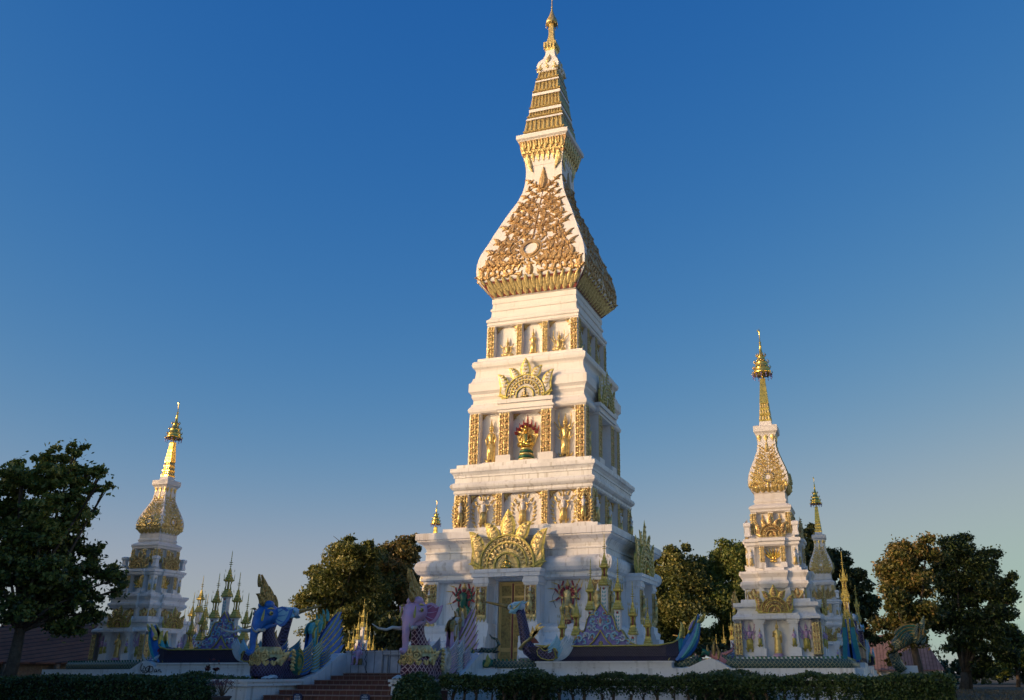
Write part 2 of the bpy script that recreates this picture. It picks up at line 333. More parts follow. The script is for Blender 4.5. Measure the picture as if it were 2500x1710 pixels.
# ------------------------------------------------------------------ THE GREAT STUPA
tower=empty('great_stupa',(0,0,1.6),'tallest white and gold stupa, in the middle of the terrace','stupa')
Z0=1.6
b=MB(); b.rings([(4.72,Z0),(4.72,6.12)]); b.build('base_storey','white_low',tower)
b=MB(); vs=[]; PR=[(6.6,Z0),(6.6,1.95),(6.3,1.95),(6.3,2.3),(6.0,2.3),(6.0,2.65),(5.65,2.65),(5.65,3.0),(5.3,3.15),(5.2,3.5),(5.25,3.6),(5.25,3.75),(5.0,3.9),(4.76,3.95)]
for w,z in PR: vs+=[(.98,-w,z),(w,-w,z),(w,-.98,z),(4.7,-.98,z),(4.7,-4.7,z),(.98,-4.7,z)]
b.add(vs,[(i*6+j,i*6+(j+1)%6,(i+1)*6+(j+1)%6,(i+1)*6+j) for i in range(len(PR)-1) for j in range(6)]+[tuple(range(5,-1,-1)),tuple((len(PR)-1)*6+j for j in range(6))]); o=b.build('stepped_plinth','white_low',tower)
for k in (1,2,3): spin(o,k)
b=MB(); b.rings([(4.9,6.02),(5.12,6.14),(5.12,6.24),(5.05,6.27),(5.05,6.36),(5.25,6.46),(5.36,6.62),(5.40,6.82),(5.34,7.02),(5.18,7.14),(4.98,7.2),(4.96,7.5),(5.02,7.52),(5.02,7.6),(4.93,7.62),(4.97,7.78),(5.1,7.97),(5.3,8.1),(5.34,8.14),(5.34,8.2),(5.42,8.22),(5.42,8.56),(4.36,8.58),(4.36,8.9),(3.0,8.92)]); b.build('base_cornice','white_weathered',tower)
b=MB(); b.rings([(3.62,8.85),(3.62,10.8)]); b.build('wall','white_wall',tower)
b=MB(); b.rings([(3.93,10.78),(4.0,10.86),(4.0,10.98),(3.95,11.0),(4.06,11.06),(4.15,11.16),(4.17,11.26),(4.13,11.36),(4.03,11.43),(3.96,11.45),(3.96,11.7),(4.02,11.72),(4.02,11.82),(4.1,11.95),(4.16,12.0),(4.18,12.02),(4.18,12.22),(3.92,12.25),(3.92,12.46),(2.9,12.5)]); b.build('cornice','white_weathered',tower)
b=MB(); b.rings([(3.05,12.4),(3.05,15.6)]); b.build('wall','white_wall',tower)
b=MB(); b.rings([(3.46,15.5),(3.53,15.58),(3.56,15.72),(3.50,15.84),(3.44,15.92),(3.40,16.05),(3.33,16.1),(3.33,16.3),(3.42,16.48),(3.42,16.62),(3.5,16.72),(3.56,16.78),(3.56,17.28),(3.46,17.36),(3.40,17.52),(3.38,17.62),(3.30,17.66),(3.26,18.05),(3.30,18.15),(3.34,18.2),(3.42,18.28),(3.46,18.42),(3.44,18.56),(3.36,18.66),(3.22,18.7),(3.22,18.86),(2.4,18.9)]); b.build('cornice','white_wall',tower)
b=MB(); b.rings([(2.5,18.8),(2.5,21.0)]); b.build('wall','white_wall',tower)
b=MB(); b.rings([(2.8,20.96),(2.86,21.04),(2.86,21.16),(2.82,21.18),(2.90,21.24),(2.90,21.38),(2.76,21.5),(2.68,21.66),(2.66,21.95),(2.72,22.0),(2.72,22.12),(2.64,22.2),(2.62,22.45),(2.66,22.5),(2.66,22.78),(2.4,22.86)]); b.build('cornice','white_wall',tower)
BULB=[(2.5,22.84),(2.62,22.9),(3.26,23.66),(3.34,23.74),(3.41,24.0),(3.44,24.4),(3.42,24.8),(3.36,25.2),(3.25,25.6),(3.08,26.05),(2.9,26.5),(2.7,27.1),(2.5,27.6),(2.36,28.0),(2.2,28.4),(2.04,28.8),(1.85,29.25),(1.66,29.68),(1.5,30.15),(1.37,30.6),(1.28,31.1),(1.24,31.5),(1.22,32.4)]
def bw(z,P=BULB):
    for (w0,a),(w1,c) in zip(P,P[1:]):
        if a<=z<=c: return w0+(w1-w0)*(z-a)/(c-a)
    return P[0][0] if z<P[0][1] else P[-1][0]
b=MB(); b.rings(BULB+[(1.22,32.6)]); b.build('lotus_bud','white_wall',tower)
b=MB(); b.rings([(1.3,32.9),(1.38,33.4),(1.6,34.2),(1.66,34.3)]); b.rings([(1.24,32.5),(1.3,33.1)],cap=False); b.m=1
mfl=lambda u,v,h:(u,-(1.24+(v-32.3)*.2)-h,v)
b.build('neck','white_wall',tower)
b=MB(); b.rings([(1.66,34.28),(1.76,34.36),(1.76,34.64),(1.5,34.68)]); b.build('capital_slab','white_wall',tower)
# spire with leaf tiers
TI=[(1.40,1.34,34.98,35.95,9,1.30),(1.22,1.17,36.22,36.66,12,1.14),(1.11,1.03,36.98,38.02,9,1.0),(.96,.90,38.34,39.18,7,.86),(.80,.72,39.42,40.12,6,.7)]
b=MB(); pr=[(1.5,34.6),(1.42,34.7)]
for w0,w1,za,zb,n,wn in TI: pr+=[(w0+.02,za-.08),(w0-.14,za),(w1-.16,zb),(wn,zb+.02)]
pr+=[(.68,40.2)]; b.rings(pr); b.build('spire_core','white_wall',tower)
b=MB()
for w0,w1,za,zb,n,wn in TI:
    b.m=1; b.rings([(w0-.05,za-.02),(w0+.02,za+.03),(w0+.02,za+.12),(w0-.08,za+.2),(w1-.08,zb-.05),(w1-.12,zb)]); b.m=0
    for k in range(4):
        c,s=[(1,0),(0,1),(-1,0),(0,-1)][k]
        for i in range(n):
            u=(-1+2*(i+.5)/n)*(w0-.02); W=2*w0/n*.95
            mp=lambda uu,vv,hh:(lambda X,Y:(c*X-s*Y,s*X+c*Y,vv))(uu*(1-(vv-za)/(zb-za)*(1-w1/w0)),-(w0-.08+(w1-w0)*(vv-za)/(zb-za))-hh)
            b.flame(mp,u,za+.05,PI/2,(zb-za)*1.02,W,0,.1,0,6,.3)
b.build('leaf_tier',['gold','gold_dull'],tower)
b=MB(); b.rings([(.66,40.1),(.76,40.35),(.78,40.6),(.70,40.9),(.56,41.15),(.42,41.4),(.33,41.75),(.31,42.2)]); b.build('small_bud','white_wall',tower)
b=MB()
for k in range(4):
    c,s=[(1,0),(0,1),(-1,0),(0,-1)][k]
    mp=lambda uu,vv,hh:(lambda X,Y:(c*X-s*Y,s*X+c*Y,vv))(uu,-(.76 if vv<40.9 else .76-(vv-40.9)*.5)-hh+.02)
    b.cluster(mp,0,40.35,PI/2,.5,1,.05); b.flame(mp,0,40.7,PI/2,1.0,.34,0,.06,0,5)
    for q in (-1,1): b.cluster(mp,q*.55,40.25,PI/2-q*.2,.55,q,.06)
b.build('bud_relief',['gold_relief'],tower)
b=MB(); b.rings([(.31,42.05),(.4,42.3),(.44,42.55),(.44,42.72),(.28,42.76),(.27,42.9),(.25,42.92),(.25,43.05),(.22,43.07),(.22,43.2),(.19,43.22),(.19,43.35),(.18,43.4),(.15,44.55)])
for k in range(4):
    c,s=[(1,0),(0,1),(-1,0),(0,-1)][k]; mp=lambda uu,vv,hh:(c*uu+s*(.44+hh)*1,s*uu-c*(.44+hh),vv)
    for i in range(4): b.flame(mp,-.33+.22*i,42.6,-PI/2,.42,.2,0,.05)
b.build('finial_shaft',['gold'],tower)
b=MB(); b.lathe([(.40,44.45),(.42,44.55),(.40,44.72),(.33,44.9),(.24,45.1),(.15,45.35),(.08,45.6),(.05,45.9),(.06,46.0),(.04,46.05),(.035,46.6),(.05,46.65),(.03,46.7),(.02,47.6),(.01,48.2)]); 
for i in range(10):
    a=2*PI*i/10; b.sweep([(.41*math.cos(a),.41*math.sin(a),44.5),(.43*math.cos(a),.43*math.sin(a),44.3),(.38*math.cos(a),.38*math.sin(a),44.2)],[.015,.03,.01],None,5)
b.build('finial',['gold'],tower)
# ---- ornaments on one face, then turned onto the other faces
ALLF=[]
def face(name,b,mats,ks=(1,2,3)):
    o=b.build(name,mats,tower)
    for k in ks: spin(o,k)
    return o
def wmap(w): return lambda u,v,h:(u,-(w+h),v)
GR=['gold_relief','carved_ground','gold','white_wall']
# neck flare ornament
b=MB(); M=lambda u,v,h:(u*(1+(v-33.4)*.06),-(1.27+max(0,(v-32.9))*.26)-h,v)
b.m=1; b.plate(M,[(-1.42,33.15),(1.42,33.15),(1.55,34.2),(-1.55,34.2)],.0,.03); b.m=0
for i in range(8): b.flame(M,-1.3+i*.37,33.5,PI/2,.68,.34,0,.1,.02,5); 
for i in range(7): b.flame(M,-1.12+i*.37,33.7,PI/2,.52,.2,0,.13,.03,4)
b.fbox(M,-1.4,1.4,33.36,33.5,.02,.09)
for i in range(13): b.disc(M,-1.2+.2*i,33.43,.07,.09,.13,6)
for i in range(5): b.flame(M,-.72+i*.36,33.36,-PI/2,.62,.34,0,.09,.0,5)
for s in (-1,1):
    b.flame(M,s*1.08,33.3,-PI/2+s*.05,1.35,.5,-s*.35,.1,0,6); b.cluster(M,s*1.08,33.1,-PI/2-s*.2,.55,s,.08)
face('neck_relief',b,GR)
# lotus petals under the bud
b=MB(); M=lambda u,v,h:(u*(1+(v-22.9)*.24),-(2.62+(v-22.9)*.84)-h,v)
b.m=1; b.plate(M,[(-2.62,22.92),(2.62,22.92),(2.68,23.68),(-2.68,23.68)],0,.03); b.m=0
for r_,off in ((0,0),(1,.5)):
    for i in range(13): b.flame(M,-2.42+(i+off)*.395,22.9+r_*.22,PI/2,.70,.40,0,.09,.02,5,.45)
for i in range(14): b.flame(M,-2.55+i*.39,23.52,PI/2,.34,.2,0,.08,.03,4)
face('lotus_petal_band',b,['gold_relief','red_brown'])
# bud foliage
def bud_relief(b,P,z0,z1,zc,sc,half,seed=3):
    M=lambda u,v,h:(u,-(bw(min(v,z1+2*sc),P)+h),v); r=random.Random(seed)
    b.m=0
    for a0,r0,r1,h in ((0,.43,.56,.10),(0,.56,.72,.05)): b.arc(M,0,zc,r0*sc,r1*sc,0,360,0,h*sc,20)
    rosettes(b,M,0,zc,.85*sc,0,337,15,.13*sc,.03)
    for i in range(16):
        a=2*PI*i/16; b.flame(M,.95*sc*math.cos(a),zc+.95*sc*math.sin(a),a+.5,.42*sc,.24*sc,.8,.07*sc,0,4)
    b.flame(M,0,zc+.9*sc,PI/2,(z1-zc)*.62,.16*sc,0,.08*sc,0,8,.5)
    b.flame(M,0,z1-1.55*sc,PI/2,1.65*sc,.62*sc,0,.16*sc,0,7,.42); 
    for s in (-1,1):
        b.cluster(M,s*.12*sc,z1-1.75*sc,PI/2-s*.75,.62*sc,s,.1*sc)
        nb=10
        for i in range(nb):
            t=i/(nb-1); zb=zc-.95*sc+(z1-1.7*sc-zc+.95*sc)*t; sl=.02+1.05*t**.75; x0=.88*sc*math.sqrt(max(0,1-((zb-zc)/(1.0*sc))**2))+.06*sc
            L=0
            while L<4*sc and x0+L<half*bw(min(zb+L*sl+.35*sc,z1),P)-.20*sc: L+=.04*sc
            if L<.25*sc: L=.25*sc
            n=max(1,int(round(L/(.42*sc)))); px,py=x0,zb
            for j in range(n):
                tt=(j+1)/n; qx=x0+L*tt; qz=zb+L*tt*sl*(.7+.3*tt)+.07*sc*math.sin(j*1.6+i)
                b.flame(M,s*px,py,math.atan2(qz-py,s*(qx-px)),math.hypot(qx-px,qz-py)*1.3,.18*sc,0,.06*sc,0,3,.5)
                up=(j+i)%2; S=(.74+.16*r.random())*sc*(.9 if j==n-1 else .95)*(1-.38*t)
                b.cluster(M,s*qx,qz-.05*sc,PI/2-s*(.15+.5*r.random()),S,s if up else -s,.10*sc)
                b.cluster(M,s*(px*.6+qx*.4),(py*.6+qz*.4)-.08*sc,-PI/2+s*(.9+.4*r.random()) if sl<.5 else PI/2-s*1.3,.50*sc*(1-.4*t),-s,.08*sc)
                px,py=qx,qz
        for i in range(110):
            qz=z0+.9*sc+(z1-2.3*sc-z0-.9*sc)*r.random()**1.35; lim=half*bw(qz+.3*sc,P)*.93-.22*sc; qx=r.uniform(.1*sc,max(.12*sc,lim))
            if math.hypot(qx,qz-zc)<1.0*sc: continue
            b.cluster(M,s*qx,qz,PI/2-s*r.uniform(-.2,1.0),r.uniform(.34,.46)*sc,s*(1 if r.random()<.5 else -1),.05*sc)
        w=bw(z0+.6*sc,P)
        for j,(fx,fz,an,S) in enumerate(((.90,.06,.0,.9),(.78,.06,.2,.62),(.66,.2,-.1,.6),(.56,.05,.5,.5),(.42,.08,.1,.66),(.30,.2,.6,.5),(.16,.05,.9,.5),(.85,.62,.0,.6),(.72,.55,.3,.5),(.50,.5,.2,.5),(.36,.52,.2,.42))):
            b.cluster(M,s*fx*w,z0+fz*sc,PI/2-s*an+(s*.25 if fx>.8 else 0),S*sc,s if j%2 else -s,.08*sc)
    b.flame(M,0,z0+.02,PI/2,.9*sc,.55*sc,0,.12*sc,0,5)
b=MB(); bud_relief(b,BULB,23.78,32.2,25.55,1.0,.84); face('bud_foliage',b,['bud_gold']+GR[1:])
# storey 3 : corner piers, pilasters, figures
def storey(w,core,z0,z1,corner,pil,ph,figs,seed=1,cornerw=None):
    """white piers with carved strips; corner=(inner,outer)"""
    b=MB(); M=wmap(core-.02)
    d=w-core
    for s in (-1,1):
        for (a,c) in pil:
            b=MB(); b.fbox(M,*( (a,c) if s>0 else (-c,-a)),z0,z1,0,d*.96); face('pilaster',b,['white_wall'])
    pb=None
    for s in (-1,1):
        a,c=corner; b=MB()
        b.box(((a if s>0 else -w),-w,z0),((w if s>0 else -a),-a,z1))
        o=b.build('corner_pier',['white_wall'],tower); spin(o,2)
    Mw=wmap(w+.004)
    for s in (-1,1):
        a,c=corner; u0,u1=(a+.06,w-.06) if s>0 else (-w+.06,-a-.06)
        b=MB(); carved(b,Mw,u0,u1,z0+.12,z1-.05,0,.16,.06,seed); face('relief_panel',b,GR)
        for (a,c) in pil:
            Mp=wmap(core-.02+d*.96); u0,u1=(a+.03,c-.03) if s>0 else (-c+.03,-a-.03); b=MB(); carved(b,Mp,u0,u1,z0+.12,z1-.05,.004,.14,.06,seed+1); face('relief_panel',b,GR)
    Mc=wmap(core)
    for cx,H,kw in figs: b=MB(); figure(b,Mc,cx,z0+.12,H,**kw); face('relief_figure',b,['gold_relief','white_wall','gold_relief','gold'])
    return pb
storey(2.83,2.5,18.86,20.98,(2.32,2.83),((.62,.98),),0,[(-1.6,1.75,dict(arms=4,seat=True,halo=False,cols=(0,0,0))),(0,1.6,dict(arms=2,pose=1,halo=False,cols=(3,3,3))),(1.6,1.8,dict(arms=6,seat=True,halo=False,cols=(0,0,0)))],5)
Mc=wmap(2.5)
for x0 in (-2.32,-.62,.98):
    b=MB(); spandrel(b,Mc,x0,20.96,1,.42,.1); face('niche_spandrel',b,GR); b=MB(); spandrel(b,Mc,x0+(1.34 if abs(x0)>.7 else 1.24),20.96,-1,.42,.1); face('niche_spandrel',b,GR)
# storey 1 (panels with haloed deities)
storey(3.95,3.62,8.9,10.8,(3.1,3.95),((1.12,1.5),),0,[(cx,1.72,dict(arms=4,halo=True,cols=(3,1,0,0),W=1.15)) for cx in (-2.3,0,2.3)],9)
Mc=wmap(3.62)
for x0,x1 in ((-3.1,-1.5),(-1.12,1.12),(1.5,3.1)):
    b=MB(); spandrel(b,Mc,x0,10.78,1,.48,.1); face('niche_spandrel',b,GR); b=MB(); spandrel(b,Mc,x1,10.78,-1,.48,.1); face('niche_spandrel',b,GR)
Mc=wmap(3.955)
for s in (-1,1): b=MB(); figure(b,Mc,s*3.52,9.1,1.5,arms=2,pose=1,halo=True,cols=(3,1,0,0),W=.9); face('relief_figure',b,['gold_relief','white_wall','gold_relief','gold'])
# storey 2 (statue niche)
storey(3.45,3.05,12.45,15.52,(2.82,3.45),(),0,[(s*2.2,2.5,dict(arms=2 if s<0 else 6,halo=False,cols=(3,3,3),W=.8)) for s in (-1,1)],13)
M=wmap(3.0)
for s in (-1,1):
    b=MB(); b.fbox(M,*((.92,1.56) if s>0 else (-1.56,-.92)),12.45,15.4,0,.62)
    u0,u1=(.80,1.68) if s>0 else (-1.68,-.80); b.fbox(M,u0,u1,12.45,12.9,0,.74)
    u0,u1=(1.62,2.82) if s>0 else (-2.82,-1.62); b.fbox(M,u0,u1,12.45,12.66,0,.30); face('pilaster',b,['white_wall'])
b=MB(); b.fbox(M,-.8,.8,12.45,12.56,0,.80); face('niche_sill',b,['white_weathered'])
b=MB(); b.fbox(M,-1.64,1.64,15.38,15.52,0,.68); b.fbox(M,-1.70,1.70,15.52,15.66,0,.76); b.fbox(M,-1.60,1.60,15.66,15.86,0,.70); b.fbox(M,-1.66,1.66,15.86,16.08,0,.8); face('niche_lintel',b,['white_wall'])
M=wmap(3.62)
for s in (-1,1):
    b=MB(); u0,u1=(.95,1.53) if s>0 else (-1.53,-.95); carved(b,M,u0,u1,12.95,15.3,.004,.16,.06,21)
    b.m=0
    for i in range(4): b.flame(M,u0+.07+i*.15,15.36,-PI/2,.22,.14,0,.05)
    face('relief_panel',b,GR)
    b=MB(); spandrel(b,wmap(3.05),s*2.82,15.5,-s,.34,.1); face('niche_spandrel',b,GR); b=MB(); spandrel(b,wmap(3.05),s*.92,15.38,-s,.4,.1); face('niche_spandrel',b,GR)
b=MB(); M=lambda u,v,h:(u,-(3.62+h),v); pediment(b,M,16.08,1.9,2.4); face('crown_pediment',b,['yellow_paint','gold_relief','ivory','gold'],(1,3))
b=MB(); pediment(b,wmap(5.62),6.52,2.0,3.05,.18); face('crown_pediment',b,['yellow_paint','gold_relief','gold_relief','gold_bright'],(1,3))
# ground storey portico
b=MB(); M=wmap(4.7)
for s in (-1,1):
    f=lambda a,c: (a,c) if s>0 else (-c,-a)
    b.fbox(M,*f(1.0,1.66),3.9,5.75,0,1.1); b.fbox(M,*f(.95,1.72),5.75,5.86,0,1.16); b.fbox(M,*f(.90,1.77),5.86,6.0,0,1.22); b.fbox(M,*f(.94,1.74),6.0,6.16,0,1.18)
    for i,(w,z) in enumerate(((1.0,1.6),(.92,2.4),(.84,3.0),(.6,3.3),(.52,3.45),(.45,3.6))):
        nz=(2.4,3.0,3.3,3.45,3.6,3.92)[i]; b.fbox(M,*f(.86-.0*i,1.5+w*.5),z,nz,0,.9+w*.7)
b.fbox(M,-1.84,1.84,6.16,6.36,0,1.26); b.fbox(M,-1.90,1.90,6.36,6.53,0,1.32)
face('portico',b,['white_low'])
b=MB(); M=wmap(4.76)
b.m=0
for s in (-1,1): b.fbox(M,*((.04,.66) if s>0 else (-.66,-.04)),1.7,5.9,0,.07)
b.m=1
for s in (-1,1):
    for z0,z1 in ((1.85,2.6),(2.8,5.2),(5.3,5.8)): b.fbox(M,*((.1,.6) if s>0 else (-.6,-.1)),z0,z1,.07,.085)
b.m=2; b.fbox(M,-.035,.035,1.7,5.9,0,.12)
b.m=0; b.fbox(M,-.74,-.66,1.7,5.98,0,.12); b.fbox(M,.66,.74,1.7,5.98,0,.12); b.fbox(M,-.74,.74,5.9,5.98,.0,.13)
face('door',b,['door_gold','gold_dull','red_brown'])
b=MB(); b.fbox(M,-1.0,-.78,1.7,6.1,0,.18); b.fbox(M,.78,1.0,1.7,6.1,0,.18); face('door_frame',b,['white_low'])
for s in (-1,1):
    b=MB(); b.box(((4.16 if s>0 else -5.0),-5.0,3.9),((5.0 if s>0 else -4.16),-4.16,6.1))
    o=b.build('corner_pier',['white_low'],tower); spin(o,2)
M=wmap(5.0)
for s in (-1,1):
    b=MB(); u0,u1=(4.22,4.94) if s>0 else (-4.94,-4.22); carved(b,M,u0,u1,4.05,5.95,.004,.17,.07,31)
    b.m=0; b.plate(M,[((u0+u1)/2-.3,4.9),((u0+u1)/2+.3,4.9),((u0+u1)/2,5.8)],.03,.07)
    b.m=0
    for i in range(3): b.flame(M,u0+.14+i*.22,4.05,-PI/2,.42,.24,0,.09)
    face('relief_panel',b,GR); b=MB()
    M2=wmap(5.8); u0,u1=(1.04,1.62) if s>0 else (-1.62,-1.04); carved(b,M2,u0,u1,4.3,5.7,.004,.15,.07,33)
    b.m=0
    for i in range(3): b.flame(M2,u0+.1+i*.19,4.28,-PI/2,.3,.22,0,.09)
    b.fbox(M2,u0-.02,u1+.02,4.2,4.32,0,.1); face('relief_panel',b,GR)
for s in (-1,1):
    b=MB(); figure(b,wmap(5.84),s*1.33,4.42,1.25,arms=2,pose=1,halo=False,cols=(3,0,1),W=.9); face('relief_figure',b,['gold_relief','white_wall','gold_relief','gold'])
    b=MB(); figure(b,wmap(5.04),s*4.58,4.2,1.5,arms=2,pose=1,halo=False,cols=(3,0,1),W=.9); face('relief_figure',b,['gold_relief','white_wall','gold_relief','gold'])
# many armed giants on the ground storey wall
def giant(name,cx,z0,body,arm,leg):
    b=MB(); M=wmap(4.78)
    def tb(p,r,m): b.m=m; b.sweep(p,r,None,7,True,M)
    X=lambda u,v,h=.14:(cx+u,z0+v,h)
    tb([X(0,1.25),X(0,1.55),X(0,1.9),X(0,2.02)],[.17,.16,.25,.12],0)
    for i,(u1,v1,u2,v2) in enumerate(((.30,.30,.22,.55),(.42,.12,.50,.38),(.48,-.02,.68,.18),(.42,-.25,.62,-.38),(.30,-.32,.28,-.6))):
        for s in (-1,1):
            tb([X(s*.16,1.92),X(s*u1,1.9+v1),X(s*u2,1.9+v2)],[.075,.06,.045],1 )
            tb([X(s*(u1*.75+.04),1.9+v1*.7),X(s*u1,1.9+v1)],[.085,.075],0)
            b.m=2
            if i in (1,2,3): b.flame(M,cx+s*u2,z0+1.9+v2,(PI*.82 if s<0 else PI*.25)+i*.25,.42,.07,0,.05,.12,4)
    b.m=3; b.sweep([X(-.63,2.02),X(-.78,1.75),X(-.80,1.55),X(-.68,1.32),X(-.6,1.15)],[.012]*5,None,5,True,M)
    b.m=1; b.ball(X(0,2.14,.16),(.11,.13,.11),8,6,M); b.m=2; b.ball(X(0,2.24,.15),(.14,.08,.13),8,5,M)
    tb([X(0,2.24),X(0,2.36),X(0,2.52)],[.11,.07,.01],2)
    for s in (-1,1): b.m=2; b.ball(X(s*.045,2.17,.27),(.02,.02,.02),5,4,M)
    for s in (-1,1):
        tb([X(s*.08,1.3),X(s*.33,1.12),X(s*.26,.8)],[.14,.12,.09],leg); tb([X(s*.26,.85),X(s*.24,.62),X(s*.34,.58)],[.08,.05,.04],1)
    tb([X(0,1.35),X(0,1.05),X(0,.6)],[.14,.1,.04],2)
    for i,(r,z) in enumerate(((.24,.62),(.20,.74),(.15,.86),(.09,1.0))): b.m=2; b.ball(X(0,z,.15),(r,.09,.13),8,5,M)
    tb([X(-.04,.95),X(0,1.3)],[.07,.01],2)
    b.m=4; b.ball(X(0,.44,.17),(.22,.19,.16),9,6,M); b.m=2
    for s in (-1,1): b.ball(X(s*.09,.5,.31),(.04,.03,.03),5,4,M)
    b.m=4
    for s in (-1,1): tb([X(s*.15,.25),X(s*.42,.22),X(s*.34,.05),X(s*.12,.12)],[.09,.08,.06,.05],4)
    b.m=3
    b.build(name,[body,'skin_red','gold','black_iron','red_brown'],tower)
giant('giant_relief',-2.68,3.5,'green_glaze',1,0); giant('giant_relief',2.95,3.5,'gold_relief',1,2)
# ------------------------------------------------------------------ statue in the upper niche
def naga_buddha():
    o=empty('naga_buddha_statue',(0,-3.35,12.56),'gold seated Buddha under red naga heads in the upper niche of the great stupa','statue')
    b=MB()
    for i in range(5):
        z=12.62+i*.15; r=.46-.03*i; b.m=i%2; b.lathe([(r*.8,z-.075),(r,z-.04),(r*1.03,z),(r,z+.04),(r*.8,z+.075)],(0,-3.35),14)
    b.build('coiled_base',['gold','green_glaze'],o)
    b=MB(); y=-3.5; k=1.35; Z=13.34
    for s in (-1,1): b.sweep([(0,y,Z+.1*k),(s*.26*k,y-.08,Z+.08*k),(s*.06*k,y-.2,Z+.06*k)],[.13*k,.11*k,.07*k],None,8)
    b.sweep([(0,y,Z+.02),(0,y,Z+.2*k),(0,y,Z+.46*k),(0,y,Z+.58*k)],[.2*k,.14*k,.18*k,.07*k],None,8)
    for s in (-1,1): b.sweep([(s*.15*k,y,Z+.5*k),(s*.25*k,y-.03,Z+.3*k),(s*.08*k,y-.18,Z+.14*k)],[.06*k,.05*k,.04*k],None,6)
    b.ball((0,y-.02,Z+.7*k),(.09*k,.1*k,.12*k),8,6); b.sweep([(0,y,Z+.78*k),(0,y,Z+.88*k),(0,y,Z+1.04*k)],[.06*k,.03*k,.005],None,6)
    b.build('buddha_figure',['gold_bright'],o)
    b=MB(); Mh=lambda u,v,h:(u,-3.22-h,v)
    b.m=0; b.plate(Mh,[(-.22,13.2),(.22,13.2),(.46,13.6),(.62,14.0),(.6,14.35),(.35,14.6),(0,14.7),(-.35,14.6),(-.6,14.35),(-.62,14.0),(-.46,13.6)],-.05,.05)
    for i in range(7):
        a=(i-3)*.30; x=math.sin(a)*.82; z=14.62-abs(i-3)**1.4*.10
        b.m=0; b.flame(Mh,x*.25,13.3,PI/2-a*.62,z-13.35,.26,0,.07,.05,6,.55)
        b.m=1; b.ball((x*.92,-3.42,z),(.105,.17,.10),7,5); b.flame(Mh,x*.92,z+.02,PI/2-a*.25,.42 if i!=3 else .6,.13,0,.08,.02,5)
        b.sweep([(x*.92,-3.55,z-.02),(x*.95,-3.68,z+.04)],[.05,.02],None,5)
    b.build('naga_hood',['gold','skin_red'],o)
naga_buddha()
